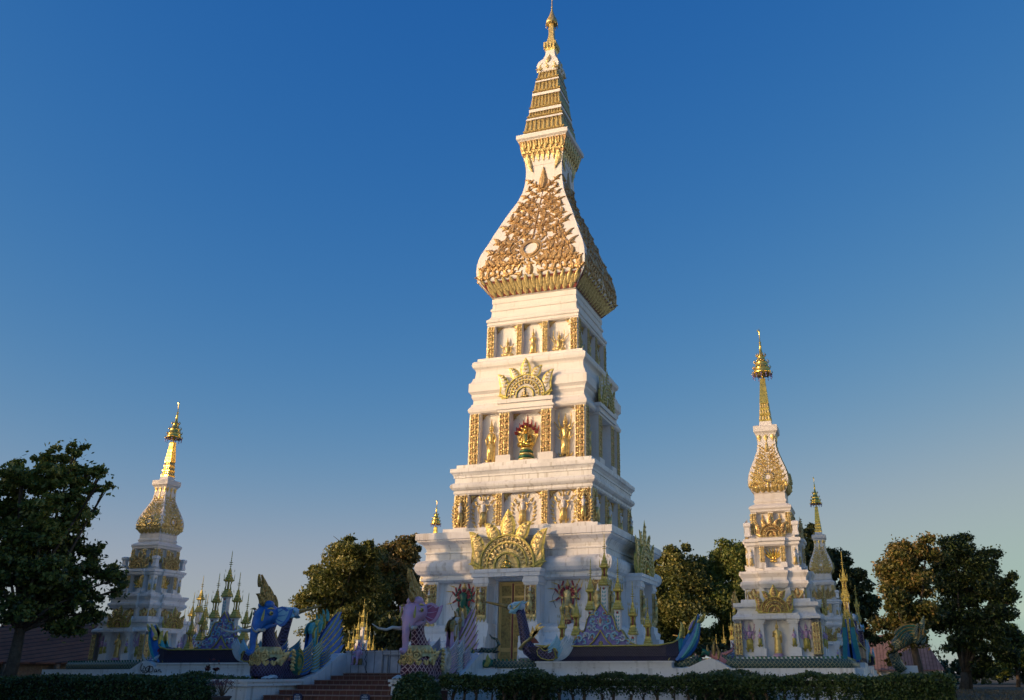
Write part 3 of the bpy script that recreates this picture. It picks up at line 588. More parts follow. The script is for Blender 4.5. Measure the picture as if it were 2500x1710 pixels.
# ------------------------------------------------------------------ SMALL STUPAS
def small_stupa():
    X=14.2; Y=-14.2
    T=empty('small_stupa',(X,Y,1.6),'front right small white and gold stupa with a Buddha statue in its niche','stupa','four small stupas at the terrace corners')
    c=(X,Y)
    def st(name,prof,mat='white_low',bay=None):
        b=MB(); b.rings(prof,c=c)
        if bay:
            bwid,dp=bay; pr=[(w+dp,z) for w,z in prof]
            # projecting bay on every side : follows the same mouldings
            for k in range(4):
                cc,ss=[(1,0),(0,1),(-1,0),(0,-1)][k]; vs=[]
                for w,z in prof:
                    for (px,py) in ((-bwid-(w-prof[0][0])*.6,-(w+dp)),(bwid+(w-prof[0][0])*.6,-(w+dp)),(bwid+(w-prof[0][0])*.6,-(w-.3)),(-bwid-(w-prof[0][0])*.6,-(w-.3))):
                        vs.append((X+cc*px-ss*py,Y+ss*px+cc*py,z+.003*(k+1)))
                n=4; K=len(prof); fs=[(i*n+j,i*n+(j+1)%n,(i+1)*n+(j+1)%n,(i+1)*n+j) for i in range(K-1) for j in range(n)]+[(3,2,1,0),tuple((K-1)*n+j for j in range(n))]
                b.add(vs,fs)
        return b.build(name,[mat],T)
    def fc(name,b,mats,ks=(1,2,3)):
        o=b.build(name,mats,T)
        for k in ks: spin(o,k)
    wm=lambda w: (lambda u,v,h:(X+u,Y-(w+h),v))
    st('base_storey',[(1.62,1.6),(1.62,1.85),(1.52,1.9),(1.52,2.12),(1.22,2.15),(1.22,3.38)])
    st('cornice',[(1.38,3.34),(1.50,3.38),(1.50,3.46),(1.46,3.5),(1.38,3.56),(1.33,3.66),(1.33,3.74),(1.46,3.80),(1.46,3.93),(1.2,3.95),(1.2,4.06),(.9,4.08)],bay=(.55,.12))
    st('wall',[(1.0,4.04),(1.0,4.48)])
    st('cornice',[(1.08,4.44),(1.12,4.5),(1.18,4.58),(1.18,4.66),(1.10,4.7),(1.10,4.80),(1.14,4.86),(1.2,4.95),(1.2,5.03),(.96,5.06),(.96,5.16),(.7,5.18)],bay=(.45,.12))
    st('wall',[(.74,5.14),(.74,5.96)])
    st('cornice',[(.90,5.92),(.96,5.98),(.96,6.06),(1.02,6.10),(1.02,6.2),(.82,6.24),(.82,6.32),(.5,6.34)],bay=(.42,.1))
    st('wall',[(.58,6.3),(.58,7.2)],'white_wall')
    st('cornice',[(.68,7.18),(.74,7.22),(.74,7.28),(.78,7.34),(.76,7.42),(.62,7.5),(.56,7.54),(.60,7.6),(.60,7.66),(.56,7.7),(.57,7.9),(.5,7.92)],'white_wall')
    B=[(.52,7.9),(.56,7.93),(.70,8.14),(.735,8.3),(.735,8.45),(.70,8.65),(.64,8.85),(.57,9.05),(.49,9.25),(.42,9.45),(.37,9.6),(.34,9.8),(.33,10.12)]
    st('lotus_bud',B+[(.40,10.3)],'white_wall')
    st('capital_slab',[(.40,10.28),(.45,10.34),(.45,10.56),(.34,10.6),(.24,10.62),(.22,10.78)],'white_wall')
    b=MB(); M=lambda u,v,h:(X+u,Y-(bw(v,B)+h),v)
    # local foliage on the bud, lotus band and neck leaves
    b2=MB(); Bl=B
    def lw(v): return bw(v,B)
    bb=MB(); sc=.235; bud_relief(bb,B,8.12,9.95,8.5,sc,.86,5)
    o=None; bb.v=[(x+X,y+Y,z) for x,y,z in bb.v]
    for i in range(5): bb.flame(M,-.44+i*.22,7.95,PI/2,.24,.24,0,.03,0,4,.5)
    for i in range(9): bb.flame(M,-.56+i*.14,8.0,PI/2,.2,.13,0,.04,0,4,.5)
    for i in range(3): bb.flame(M,-.25+i*.25,10.24,-PI/2,.3,.2,0,.04,0,4)
    fc('bud_foliage',bb,['gold']+GR[1:])
    b=MB(); pr=[(.22,10.7)]
    for z,w in ((10.8,.22),(11.05,.20),(11.3,.175)): pr+=[(w,z),(w,z+.06),(w-.03,z+.08),(w-.03,z+.2)]
    pr+=[(.17,11.52),(.17,11.56),(.10,12.5),(.11,12.55),(.05,12.57)]; b.rings(pr,c=c); b.build('finial_shaft',['gold_bright'],T)
    b=MB()
    for z,w in ((10.8,.22),(11.05,.20),(11.3,.175)):
        for k in range(4):
            cc,ss=[(1,0),(0,1),(-1,0),(0,-1)][k]; mp=lambda uu,vv,hh:(X+cc*uu+ss*(w-.02+hh),Y+ss*uu-cc*(w-.02+hh),vv)
            for i in range(4): b.flame(mp,-w*.75+i*w*.5,z+.03,PI/2,.2,w*.45,0,.03,0,4)
    b.build('leaf_tier',['gold_relief'],T)
    b=MB(); b.lathe([(.36,12.72),(.34,12.86),(.30,12.98),(.31,13.0),(.27,13.04),(.23,13.22),(.24,13.24),(.18,13.28),(.13,13.5),(.14,13.52),(.07,13.6),(.045,13.9),(.06,13.95),(.03,14.0),(.05,14.1),(.02,14.15),(.018,14.5),(.03,14.54),(.004,14.7)],c,12)
    b.sweep([(X,Y,12.5),(X,Y,12.9)],.03); b.m=0
    for lev,(r,z) in enumerate(((.36,12.76),(.31,13.0),(.25,13.24),(.15,13.52))):
        for i in range(12):
            a=2*PI*i/12; b.sweep([(X+r*math.cos(a),Y+r*math.sin(a),z-.03),(X+(r+.05)*math.cos(a),Y+(r+.05)*math.sin(a),z+.03),(X+(r+.02)*math.cos(a),Y+(r+.02)*math.sin(a),z+.11)],[.02,.018,.003],None,4)
    b.m=1
    for i in range(12):
        a=2*PI*i/12; x,y=X+.37*math.cos(a),Y+.37*math.sin(a); b.sweep([(x,y,12.74),(x,y,12.62)],.006,None,4); b.ball((x,y,12.60),(.022,.022,.04),5,4)
        b.ball((x,y,12.7),(.03,.03,.035),5,4)
    b.m=0; b.flame(lambda u,v,h:(X+u,Y+h,v),-.02,14.55,PI*.8,.13,.05,-.8,.02); b.build('umbrella_finial',['gold_bright','violet'],T)
    # storey ornaments
    b=MB(); M=wm(1.22)
    for s in (-1,1):
        f=lambda a,cx:(a,cx) if s>0 else (-cx,-a)
        b.fbox(M,*f(.44,.72),2.2,3.22,0,.26); b.fbox(M,*f(.40,.76),3.22,3.28,0,.30); b.fbox(M,*f(.37,.79),3.28,3.36,0,.33); b.fbox(M,*f(.38,.8),2.15,2.42,0,.34)
        b.box((X+(1.18 if s>0 else -1.46),Y-1.46,2.15),(X+(1.46 if s>0 else -1.18),Y-1.18,3.36)) if True else 0
    b.fbox(M,-.84,.84,3.36,3.48,0,.38); b.fbox(M,-.80,.80,3.48,3.56,0,.34)
    b.fbox(M,-.82,-.72,2.15,2.32,0,.2); fc('portico',b,['white_low'])
    for s in (-1,1):
        b=MB(); u0,u1=(1.2,1.44) if s>0 else (-1.44,-1.2); carved(b,wm(1.462),u0,u1,2.2,3.25,.003,.09,.03,3)
        fc('relief_panel',b,GR)
    FM=['gold_relief','white_wall','pink_paint','yellow_paint']
    for s in (-1,1):
        b=MB(); figure(b,wm(1.22),s*.97,2.3,.95,arms=6,halo=False,cols=(3,2,2),W=1.1,h0=.03); fc('relief_figure',b,FM)
        b=MB(); figure(b,wm(1.48),s*.58,2.45,.62,arms=2,pose=1,halo=False,cols=(3,2,0),W=.9,h0=.02); fc('relief_figure',b,FM)
    b=MB(); pediment(b,wm(1.52),3.56,.8,.98,.07,0,True); fc('crown_pediment',b,['yellow_paint','gold_relief','carved_ground','gold'])
    # storey 1 arches
    b=MB(); M=wm(1.0)
    for s in (-1,1): b=MB(); b.fbox(M,*((.36,.54) if s>0 else (-.54,-.36)),4.05,4.48,0,.14); fc('pilaster',b,['white_low'])
    for cx in (-.76,0,.76):
        b=MB(); b.m=1; b.plate(M,[(cx-.21,4.06),(cx+.21,4.06),(cx+.2,4.25),(cx,4.46),(cx-.2,4.25)],0,.02); b.m=0
        for s in (-1,1):
            for i in range(4): b.flame(M,cx+s*(.05+.05*i),4.08+.05*i,PI/2-s*(.9-.25*i),.17,.09,s*.9,.04,.02,4)
        b.flame(M,cx,4.2,PI/2,.25,.14,0,.06,.02,4); fc('relief_panel',b,GR)
    # storey 2 niche
    b=MB(); M=wm(.74)
    for s in (-1,1):
        b=MB(); b.fbox(M,*((.28,.46) if s>0 else (-.46,-.28)),5.16,5.94,0,.26); b.fbox(M,*((.25,.50) if s>0 else (-.50,-.25)),5.16,5.32,0,.34)
        fc('pilaster',b,['white_low'])
        b=MB(); b.box((X+(.66 if s>0 else -.9),Y-.9,5.16),(X+(.9 if s>0 else -.66),Y-.66,5.94)); fc('corner_pier',b,['white_low'],(2,))
    UM=['gold_relief','carved_ground','gold_bright','white_low']
    for s in (-1,1):
        b=MB(); u0,u1=(.29,.45) if s>0 else (-.45,-.29); carved(b,wm(1.0),u0,u1,5.36,5.92,.003,.08,.03,7); fc('relief_panel',b,UM)
        b=MB(); figure(b,wm(.9),s*.78,5.24,.62,arms=2,pose=1,halo=False,cols=(0,3,0),W=.8,h0=.02); fc('relief_figure',b,UM)
    b=MB(); b.m=2
    figure(b,wm(.74),0,5.36,.56,arms=4,seat=True,halo=False,cols=(2,2,2),W=1.1,h0=.08)
    for i in range(7): b.flame(wm(.78),(i-3)*.03,5.5,PI/2-(i-3)*.28,.42,.08,0,.03)
    fc('niche_figure',b,UM)
    # storey 3
    b=MB()
    for s in (-1,1):
        b=MB(); b.box((X+(.52 if s>0 else -.72),Y-.72,6.3),(X+(.72 if s>0 else -.52),Y-.52,7.2)); fc('corner_pier',b,['white_wall'],(2,))
    b=MB(); b.fbox(wm(.58),-.1,.1,6.3,7.2,0,.12); fc('pilaster',b,['white_wall'])
    VM=['gold_relief','carved_ground','gold']
    for s in (-1,1): b=MB(); u0,u1=(.53,.71) if s>0 else (-.71,-.53); carved(b,wm(.72),u0,u1,6.4,7.16,.003,.08,.04,7); fc('relief_panel',b,VM)
    b=MB(); carved(b,wm(.70),-.09,.09,6.6,7.16,.003,.08,.04,8); fc('relief_panel',b,VM)
    for s in (-1,1): b=MB(); figure(b,wm(.58),s*.31,6.55,.6,arms=2,pose=1,halo=False,cols=(2,2,2),h0=.02); fc('relief_figure',b,VM)
    b=MB(); pediment(b,wm(.92),6.26,.6,.82,.06,0,True); fc('crown_pediment',b,['gold_relief','gold_relief','carved_ground','gold'])
    for sx in (-1,1):
        for sy in (-1,1): b=MB(); b.rings([(.11,6.3),(.11,6.4),(.09,6.44),(.09,6.62),(.13,6.68),(.13,6.78),(.05,6.82)],c=(X+sx*.86,Y+sy*.86)); b.build('corner_post',['white_low'],T)
    return T
S0=small_stupa()
for (x,y,lab) in ((-14.2,-14.2,'left small white and gold stupa beside the big leafy tree'),(14.2,14.2,'small stupa partly hidden behind the front right one, before the dark tree'),(-14.2,14.2,'far small stupa of which only the golden tip shows left of the great stupa')):
    c=copy_tree(S0); c.location=(x,y,1.6); c.scale=(1,1,.965); c['label']=lab
# ------------------------------------------------------------------ SWAN BOATS on the terrace wall (front right one is modelled, others are copies)
BY=-16.45
def pl(y): return lambda u,v,h:(u,y-h,v)
def swan_boat():
    T=empty('swan_boat',(8.1,BY,2.0),'purple scaled swan boat with blue gable and gold spires, right of the stairs','boat statue','swan boats on the terrace wall')
    # hull
    b=MB(); n=14; xs=[5.35+i*(10.95-5.35)/n for i in range(n+1)]; vs=[]
    for x in xs:
        t=(x-5.35)/5.6; zb=2.0+.22*max(0,(.14-t)/.14)**1.5; zt=2.50+.16*max(0,(t-.90)/.10)**1.4; hw=.42*(1-.55*max(0,(.10-t)/.10))*(1-.4*max(0,(t-.92)/.08))
        vs+=[(x,BY-hw*.86,zb),(x,BY-hw,zb+.16),(x,BY-hw*1.04,zt),(x,BY+hw*1.04,zt),(x,BY+hw,zb+.16),(x,BY+hw*.86,zb)]
    fs=[(i*6+j,i*6+(j+1)%6,(i+1)*6+(j+1)%6,(i+1)*6+j) for i in range(n) for j in range(6)]+[tuple(range(5,-1,-1)),tuple(n*6+j for j in range(6))]
    b.add(vs,fs); b.build('hull','purple_scale',T)
    b=MB(); b.sweep([(5.75,BY-.36,2.56),(6.1,BY-.44,2.51),(8.1,BY-.45,2.505),(10.3,BY-.45,2.51),(10.8,BY-.38,2.60),(11.0,BY-.3,2.72)],[.025,.03,.03,.03,.03,.02],None,6)
    b.sweep([(5.75,BY+.36,2.56),(6.1,BY+.44,2.51),(10.3,BY+.45,2.51),(10.8,BY+.38,2.60)],[.025,.03,.03,.03],None,6)
    b.build('gold_rim','yellow_paint',T)
    # neck + head
    b=MB(); P=[(5.95,2.26),(5.6,2.26),(5.36,2.42),(5.25,2.68),(5.2,2.9),(5.14,3.15),(5.08,3.4),(5.02,3.62),(4.96,3.8)]
    b.sweep([(x,BY,z) for x,z in P],[(.28,.26),(.27,.27),(.24,.25),(.21,.22),(.18,.21),(.16,.19),(.15,.18),(.15,.17),(.14,.15)],(0,1,0),12); nk=b.build('neck','plum_scale',T)
    b=MB()
    for i in range(15):
        t=i/14; k=t*6+2; j=min(7,int(k)); fr=k-j; x=P[j][0]+(P[j+1][0]-P[j][0])*fr+.19-.03*t; z=P[j][1]+(P[j+1][1]-P[j][1])*fr
        b.flame(lambda u,v,h:(u,BY+h,v),x-.02,z-.03,1.0,.11,.09,.6,.03,0,3)
    b.build('neck_spines','violet',T)
    b=MB(); b.m=0; b.sweep([(5.12,BY,3.86),(4.95,BY,3.93),(4.78,BY,3.93),(4.62,BY,3.90),(4.5,BY,3.92)],[(.12,.14),(.19,.19),(.20,.18),(.14,.14),(.06,.07)],(0,1,0),10)
    b.m=1
    for s in (-1,1):
        M=lambda u,v,h:(u,BY+s*(.17+h),v)
        b.flame(M,4.62,3.72,.2,.62,.20,.55,.05); b.flame(M,4.78,3.98,.15,.46,.16,.25,.05); b.disc(M,4.68,3.94,.075,0,.06,8)
    b.m=2
    for s in (-1,1):
        M=lambda u,v,h:(u,BY+s*(.18+h),v); b.flame(M,4.75,3.82,.35,.5,.07,.5,.06); b.disc(M,4.68,3.94,.04,.05,.08,6)
    b.build('head',['pale_blue','light_blue','yellow_paint'],T)
    b=MB(); b.sweep([(4.6,BY,3.90),(4.2,BY,4.0),(3.8,BY,4.08),(3.55,BY,4.13)],[(.07,.09),(.05,.06),(.035,.045),(.02,.03)],(0,1,0),8); b.ball((4.05,BY,4.04),(.05,.05,.05),6,4); b.build('beak','gold_dull',T)
    # collar + crest
    b=MB(); b.m=0; b.sweep([(5.06,BY,2.42),(5.26,BY,2.63),(5.50,BY,2.84)],[(.30,.07),(.33,.08),(.24,.06)],(0,1,0),12)
    for i,(x,z,a,L,w) in enumerate(((5.42,2.76,.9,.5,.2),(5.55,2.92,1.1,.55,.14),(5.5,2.86,.5,.34,.14),(5.62,3.1,1.3,.34,.1),(5.6,2.95,.3,.22,.1))): b.flame(lambda u,v,h:(u,BY-.05+h,v),x,z,a,L,w,.7*(-1)**i,.1)
    b.m=1; b.flame(lambda u,v,h:(u,BY-.06+h,v),5.45,2.76,-.25,.34,.2,-.2,.12); b.build('collar_crest',['gold','red_brown'],T)
    # wings
    for s in (-1,1):
        yy=BY+s*.43; M=lambda u,v,h,s=s:(u,BY+s*(.44+h),v)
        b=MB()
        b.m=0
        for i in range(6): b.flame(M,6.45-.03*i,2.05+.075*i*.6,.08+.05*i,1.02+.02*i-.08*max(0,i-3),.20,.75-.03*i,.05,.0+.012*i,7,.5)
        b.m=1
        for i in range(6): b.flame(M,6.3,2.08+.07*i,.10+.06*i,.78-.03*i,.17,.8,.05,.05+.012*i,6,.5)
        b.m=2; out=[(5.88,2.36),(5.92,2.2),(6.05,2.1),(6.3,2.04),(6.5,2.05),(6.62,2.15),(6.66,2.3),(6.58,2.42),(6.42,2.46),(6.28,2.38),(6.2,2.34),(6.1,2.38),(6.02,2.46),(5.93,2.44)]
        b.plate(M,out[::-s],0,.13); b.m=3
        b.sweep([(u,yy+s*.13,v) for u,v in out+out[:1]],.022,None,5)
        for i in range(6): b.disc(M,6.62-.02*i,2.12+.06*i,.045,.1,.16,6)
        b.flame(M,6.1,2.46,.2,.45,.1,.3,.08,.05); b.flame(M,6.42,2.47,.1,.3,.1,.6,.08,.05)
        b.build('wing',['pale_blue','light_blue','plum_scale','yellow_paint'],T)
    # tail
    b=MB()
    for s in (-1,1):
        M=lambda u,v,h,s=s:(u,BY+s*(.10+h),v)
        b.m=1; b.flame(M,10.62,2.03,.85,1.0,.42,.45,.2,0,7,.45)
        b.m=0; b.flame(M,10.85,2.03,.72,1.75,.50,.50,.22,-.05,8,.45); b.m=1; b.flame(M,11.05,2.1,.75,1.5,.2,.52,.26,-.02,7,.5)
        b.m=2; b.flame(M,10.60,2.02,1.0,.72,.13,.1,.26,0,6,.5); b.flame(M,11.0,2.75,1.15,.55,.2,.5,.2,0,6); b.flame(M,11.3,2.9,1.15,.75,.22,-.1,.2,0,6); b.flame(M,11.62,3.25,.55,.42,.16,.5,.15,0,6)
        b.m=3; b.flame(M,11.35,3.0,1.2,.45,.18,-.2,.24,0,5)
    b.build('tail',['blue_paint','turquoise','yellow_paint','violet'],T)
    # gable
    out=[(1.35,2.52),(1.20,2.57),(1.05,2.64),(.93,2.78),(.82,2.97),(.76,3.05),(.68,2.99),(.60,3.06),(.55,3.22),(.50,3.42),(.42,3.56),(.30,3.60),(.24,3.58),(.22,3.68),(.13,3.80),(.06,3.90),(0,3.99)]
    full=out+[(-a,c) for a,c in out[-2::-1]]; gy=BY+.05; GM=lambda u,v,h:(8.1+u,gy-h,v)
    b=MB(); b.plate(GM,full,-.08,.08)
    g=b.build('gable',['violet'],T)
    b=MB(); r=random.Random(4)
    for sd in (1,-1):
        Mg=lambda u,v,h:(8.1+u,gy-sd*h,v)
        for s in (-1,1):
            for (x,z,rad) in ((.28,3.35,.12),(.20,3.12,.11),(.42,3.12,.09),(.14,3.62,.08),(.52,2.85,.14),(.30,2.86,.10),(.80,2.78,.12),(.62,2.66,.08),(1.0,2.66,.08),(.34,3.5,.06),(.1,3.4,.06)):
                b.m=0 if r.random()<.6 else 1
                a0=r.uniform(0,360); b.arc(Mg,s*x,z,rad*.62,rad,a0,a0+260,.08,.13,9); b.m=2 if r.random()<.5 else 1; b.disc(Mg,s*x,z,rad*.3,.08,.14,5)
                for q in range(3): b.m=r.choice((0,1,1,3)); b.flame(Mg,s*x,z,r.uniform(0,6.3),rad*1.7,rad*.6,1.2,.05,.08,3)
        b.m=1; b.flame(Mg,0,3.18,PI/2,.4,.22,0,.05,.08); b.m=3; b.flame(Mg,0,3.28,PI/2,.24,.12,0,.07,.1)
    b.build('gable_relief',['light_blue','pale_blue','yellow_paint','salmon'],g)
    b=MB()
    for sd in (1,-1):
        b.sweep([(8.1+u,gy-sd*.1,v) for u,v in full],.028,None,5)
        b.sweep([(8.1+u,gy-sd*.12,v) for u,v in ((.42,2.53),(.25,2.68),(.1,2.88),(0,3.05),(-.1,2.88),(-.25,2.68),(-.42,2.53))],.03,None,5)
        b.disc(lambda u,v,h:(8.1+u,gy-sd*h,v),0,2.6,.09,.08,.14,8)
    b.build('gable_border',['yellow_paint'],g)
    # spires
    def spire(dx,zb,base,tip,k=1.):
        x=8.1+dx; y=BY+.12; c=(x,y); b=MB()
        z=zb; q=k
        b.rings([(.16*q,z-.02),(.175*q,z+.02),(.14*q,z+.08),(.155*q,z+.1),(.115*q,z+.16),(.125*q,z+.19),(.095*q,z+.24),(.095*q,z+.30)],c=c)
        for sx in (-1,1):
            for sy in (-1,1): b.sweep([(x+sx*.075*q,y+sy*.075*q,z+.3),(x+sx*.06*q,y+sy*.06*q,z+.44),(x+sx*.08*q,y+sy*.08*q,z+.62)],[.03*q,.02*q,.028*q],None,5)
        b.rings([(.11*q,z+.60),(.15*q,z+.64),(.15*q,z+.68),(.10*q,z+.70),(.11*q,z+.74),(.07*q,z+.82),(.085*q,z+.84),(.05*q,z+.92),(.06*q,z+.95),(.035*q,z+1.04),(.03*q,z+1.1)],c=c)
        H=tip-(z+1.1); z1=z+1.1
        pr=[(.028,z1)]
        for i in range(9):
            t=i/9; w=.035*(1-t)+.008+(.045 if i in (2,3) else 0); pr+=[(.014,z1+H*t*.95+H*.03),(w,z1+H*t*.95+H*.05),(w*.9,z1+H*t*.95+H*.07),(.012,z1+H*t*.95+H*.085)]
        pr+=[(.003,tip)]; b.lathe(pr,c,7)
        for s1,s2 in ((-1,-1),(1,-1),(-1,1),(1,1)):
            b.sweep([(x+s1*.13*q,y+s2*.13*q,z+.66),(x+s1*.14*q,y+s2*.14*q,z+.84),(x+s1*.14*q,y+s2*.14*q,z+.93)],[.018,.014,.003],None,4)
            b.sweep([(x+s1*.10,y+s2*.10,z+.98),(x+s1*.16,y+s2*.1,z+1.1),(x+s1*.15,y+s2*.1,z+1.0)],[.004,.004,.012],None,4)
        sp=b.build('spire',['gold_dull' if 0 else 'yellow_paint'],T)
        b=MB(); b.box((x-.03,y-.03,z+.3),(x+.03,y+.03,z+.6)); b.build('lantern_core','red_brown',sp)
        if base<zb-.05:
            b=MB(); b.rings([(.10,base),(.10,zb-.1),(.14,zb-.03)],c=c); b.m=1
            M=lambda u,v,h:(x+u,y-.10-h,v); nn=int((zb-base)/.13)
            for i in range(nn):
                for s in (-1,1): b.flame(M,s*.02,base+.05+i*.13,PI/2-s*.7,.11,.05,s*.5,.015,0,3)
            b.m=2; b.disc(M,0,zb-.12,.05,0,.03,7); b.build('post',['white_low','turquoise','skin_red'],sp)
    spire(.12,4.62,3.5,6.5,1.05)
    for s in (-1,1): spire(.1+s*.52,3.77,2.9,5.6); spire(.1+s*1.06,2.90,2.5,4.75,.95); spire(.1+s*1.6,2.52,2.5,4.15,.9)
    return T
boat=swan_boat()
BL=[(0,1,'purple scaled swan boat left of the stairs, behind the blue elephant headed bird'),
 (1,1,'swan boat seen end on, right beside the front right small stupa'),
 (1,0,'swan boat seen end on at the far end of the right terrace wall'),
 (2,0,'far swan boat at the back wall hidden behind the left part of the great stupa'),
 (2,1,'far sunlit swan boat with orange spires, between the trees and the front right stupa'),
 (3,0,'swan boat on the left terrace wall, spires crowded behind the front left boat'),
 (3,1,'distant swan boat with small spires above the fence left of the great stupa')]
for k,mir,lab in BL:
    c=copy_tree(boat); v=Vector((8.1*(-1 if mir else 1),BY,2.0)); c.location=Matrix.Rotation(k*PI/2,4,'Z')@v; c.rotation_euler=(0,0,k*PI/2)
    if mir: c.scale=(-1,1,1)
    c['label']=lab
# ------------------------------------------------------------------ NAGA BALUSTRADES
def naga_body(name,pts,r,label,head=None,tailup=None,grp='scaled naga bodies along the terrace wall'):
    T=empty(name,(pts[0][0],pts[0][1],pts[0][2]-r),label,'naga statue',grp)
    b=MB(); b.sweep(pts,[(r*.9,r)]*len(pts),None,12); b.build('body','naga_scale',T)
    b=MB(); L=0; P=[Vector(p) for p in pts]
    for a,c in zip(P,P[1:]):
        d=(c-a); n=max(1,int(d.length/.14)); d2=d.normalized()
        for i in range(n):
            p=a+d*(i/n)+Vector((0,0,r*.92)); M=lambda u,v,h,p=p,d2=d2:(p.x+d2.x*u-d2.y*h,p.y+d2.y*u+d2.x*h,p.z+v+d2.z*u)
            b.flame(M,0,0,1.9,.12,.09,.5,.03,-.015,3)
    b.build('back_spines','green_glaze',T); return T
NY=-16.5
T=naga_body('naga_balustrade',[(12.3,NY,2.10),(12.7,NY,1.93),(13.2,NY,1.90),(16.2,NY,1.90),(16.5,-16.3,1.88),(16.6,-15.6,1.84),(16.6,-11.6,1.84)],.16,'long green scaled naga body on the wall in front of the right small stupa')
b=MB(); b.m=0; b.sweep([(12.55,NY,1.95),(12.3,NY,2.12),(12.1,NY,2.2),(11.75,NY,2.28)],[.16,.15,.13,.06],None,9); b.sweep([(12.2,NY,2.2),(12.5,NY,2.22),(12.75,NY,2.32),(12.82,NY,2.5),(12.72,NY,2.6)],[.06,.06,.05,.04,.01],None,7)
b.m=1; M=pl(NY-.1)
for (x,z,a,L,w,bn) in ((12.15,2.15,1.7,.55,.16,-.3),(12.0,2.2,2.2,.35,.12,-.6),(12.3,2.05,1.4,.5,.14,.4)): b.flame(M,x,z,a,L,w,bn,.1)
b.m=2
for p in ([(12.0,NY-.1,2.22),(11.8,NY-.15,2.3),(11.65,NY-.2,2.05),(11.85,NY-.25,1.86)],): b.sweep(p,[.1,.1,.07,.05],None,7)
b.m=3
for dx,dz in ((-.35,.02),(-.22,-.08),(.15,.02),(.18,.1)): b.sweep([(11.9,NY-.27,1.86),(11.9+dx*.6,NY-.3,1.84+dz),(11.9+dx,NY-.3,1.76+dz)],[.03,.025,.008],None,5)
b.build('dragon_head',['salmon','gold_dull','green_glaze','blue_deep'],T)
T=naga_body('naga_balustrade',[(10.72,NY,1.94),(11.0,NY,1.90),(11.3,NY,1.96),(11.6,NY,2.06)],.12,'short curved naga tail under the blue tail of the right swan boat')
T=naga_body('naga_balustrade',[(3.9,NY,1.92),(4.4,NY,1.90),(5.2,NY,1.90),(5.75,NY,1.93)],.12,'short green naga body on the wall beneath the neck of the right swan boat')
b=MB(); b.m=0; b.sweep([(4.0,NY,1.95),(3.75,NY,1.92),(3.45,NY,1.95),(3.2,NY,2.15),(3.15,NY,2.4)],[(.12,.13),(.14,.15),(.15,.14),(.13,.12),(.08,.06)],(0,1,0),9)
b.m=1; b.sweep([(3.45,NY,2.05),(3.35,NY,2.3),(3.5,NY,2.42),(3.8,NY,2.38),(4.05,NY,2.42),(4.2,NY,2.6),(4.1,NY,2.78),(3.9,NY,2.84),(3.8,NY,2.97)],[.07,.08,.09,.09,.08,.07,.055,.04,.01],None,9)
b.m=2
for x,z,a,L,w,bn in ((3.25,1.9,1.9,.55,.16,-.5),(3.7,1.86,.5,.3,.2,.4),(3.15,2.35,2.2,.3,.14,-.4),(3.9,1.95,2.4,.35,.2,-.8)): b.flame(pl(NY-.12),x,z,a,L,w,bn,.08)
b.build('curled_tail',['green_glaze','naga_scale','yellow_paint'],T)
T=naga_body('naga_balustrade',[(-15.9,-12.4,1.86),(-16.0,-15.9,1.86),(-15.8,NY,1.88),(-12.2,NY,1.90),(-11.7,NY,1.95),(-11.3,NY,2.1)],.16,'long dull green naga body on the wall before the left small stupa')
b=MB(); M=pl(NY-.05)
b.m=0; b.sweep([(-11.6,NY,2.0),(-11.2,NY,2.2),(-10.8,NY,2.25),(-10.4,NY,2.1)],[.13,.17,.15,.06],None,9)
b.m=1
for i in range(8): b.flame(M,-11.2+i*.12,2.25-.01*i,1.9-i*.16,.34,.15,.3*(-1)**i,.08,.05)
b.m=2; b.flame(M,-11.2,2.12,.3,.5,.22,.4,.12,.12); b.m=3; b.flame(M,-11.5,2.0,2.7,.5,.12,-.6,.1,.1)
b.build('dragon_head',['blue_paint','skin_red','pale_blue','ivory'],T)
T=naga_body('naga_balustrade',[(-10.85,NY,2.05),(-10.5,NY,1.92),(-10.1,NY,1.90),(-9.75,NY,1.96)],.12,'short curved naga tail under the tail of the left swan boat')
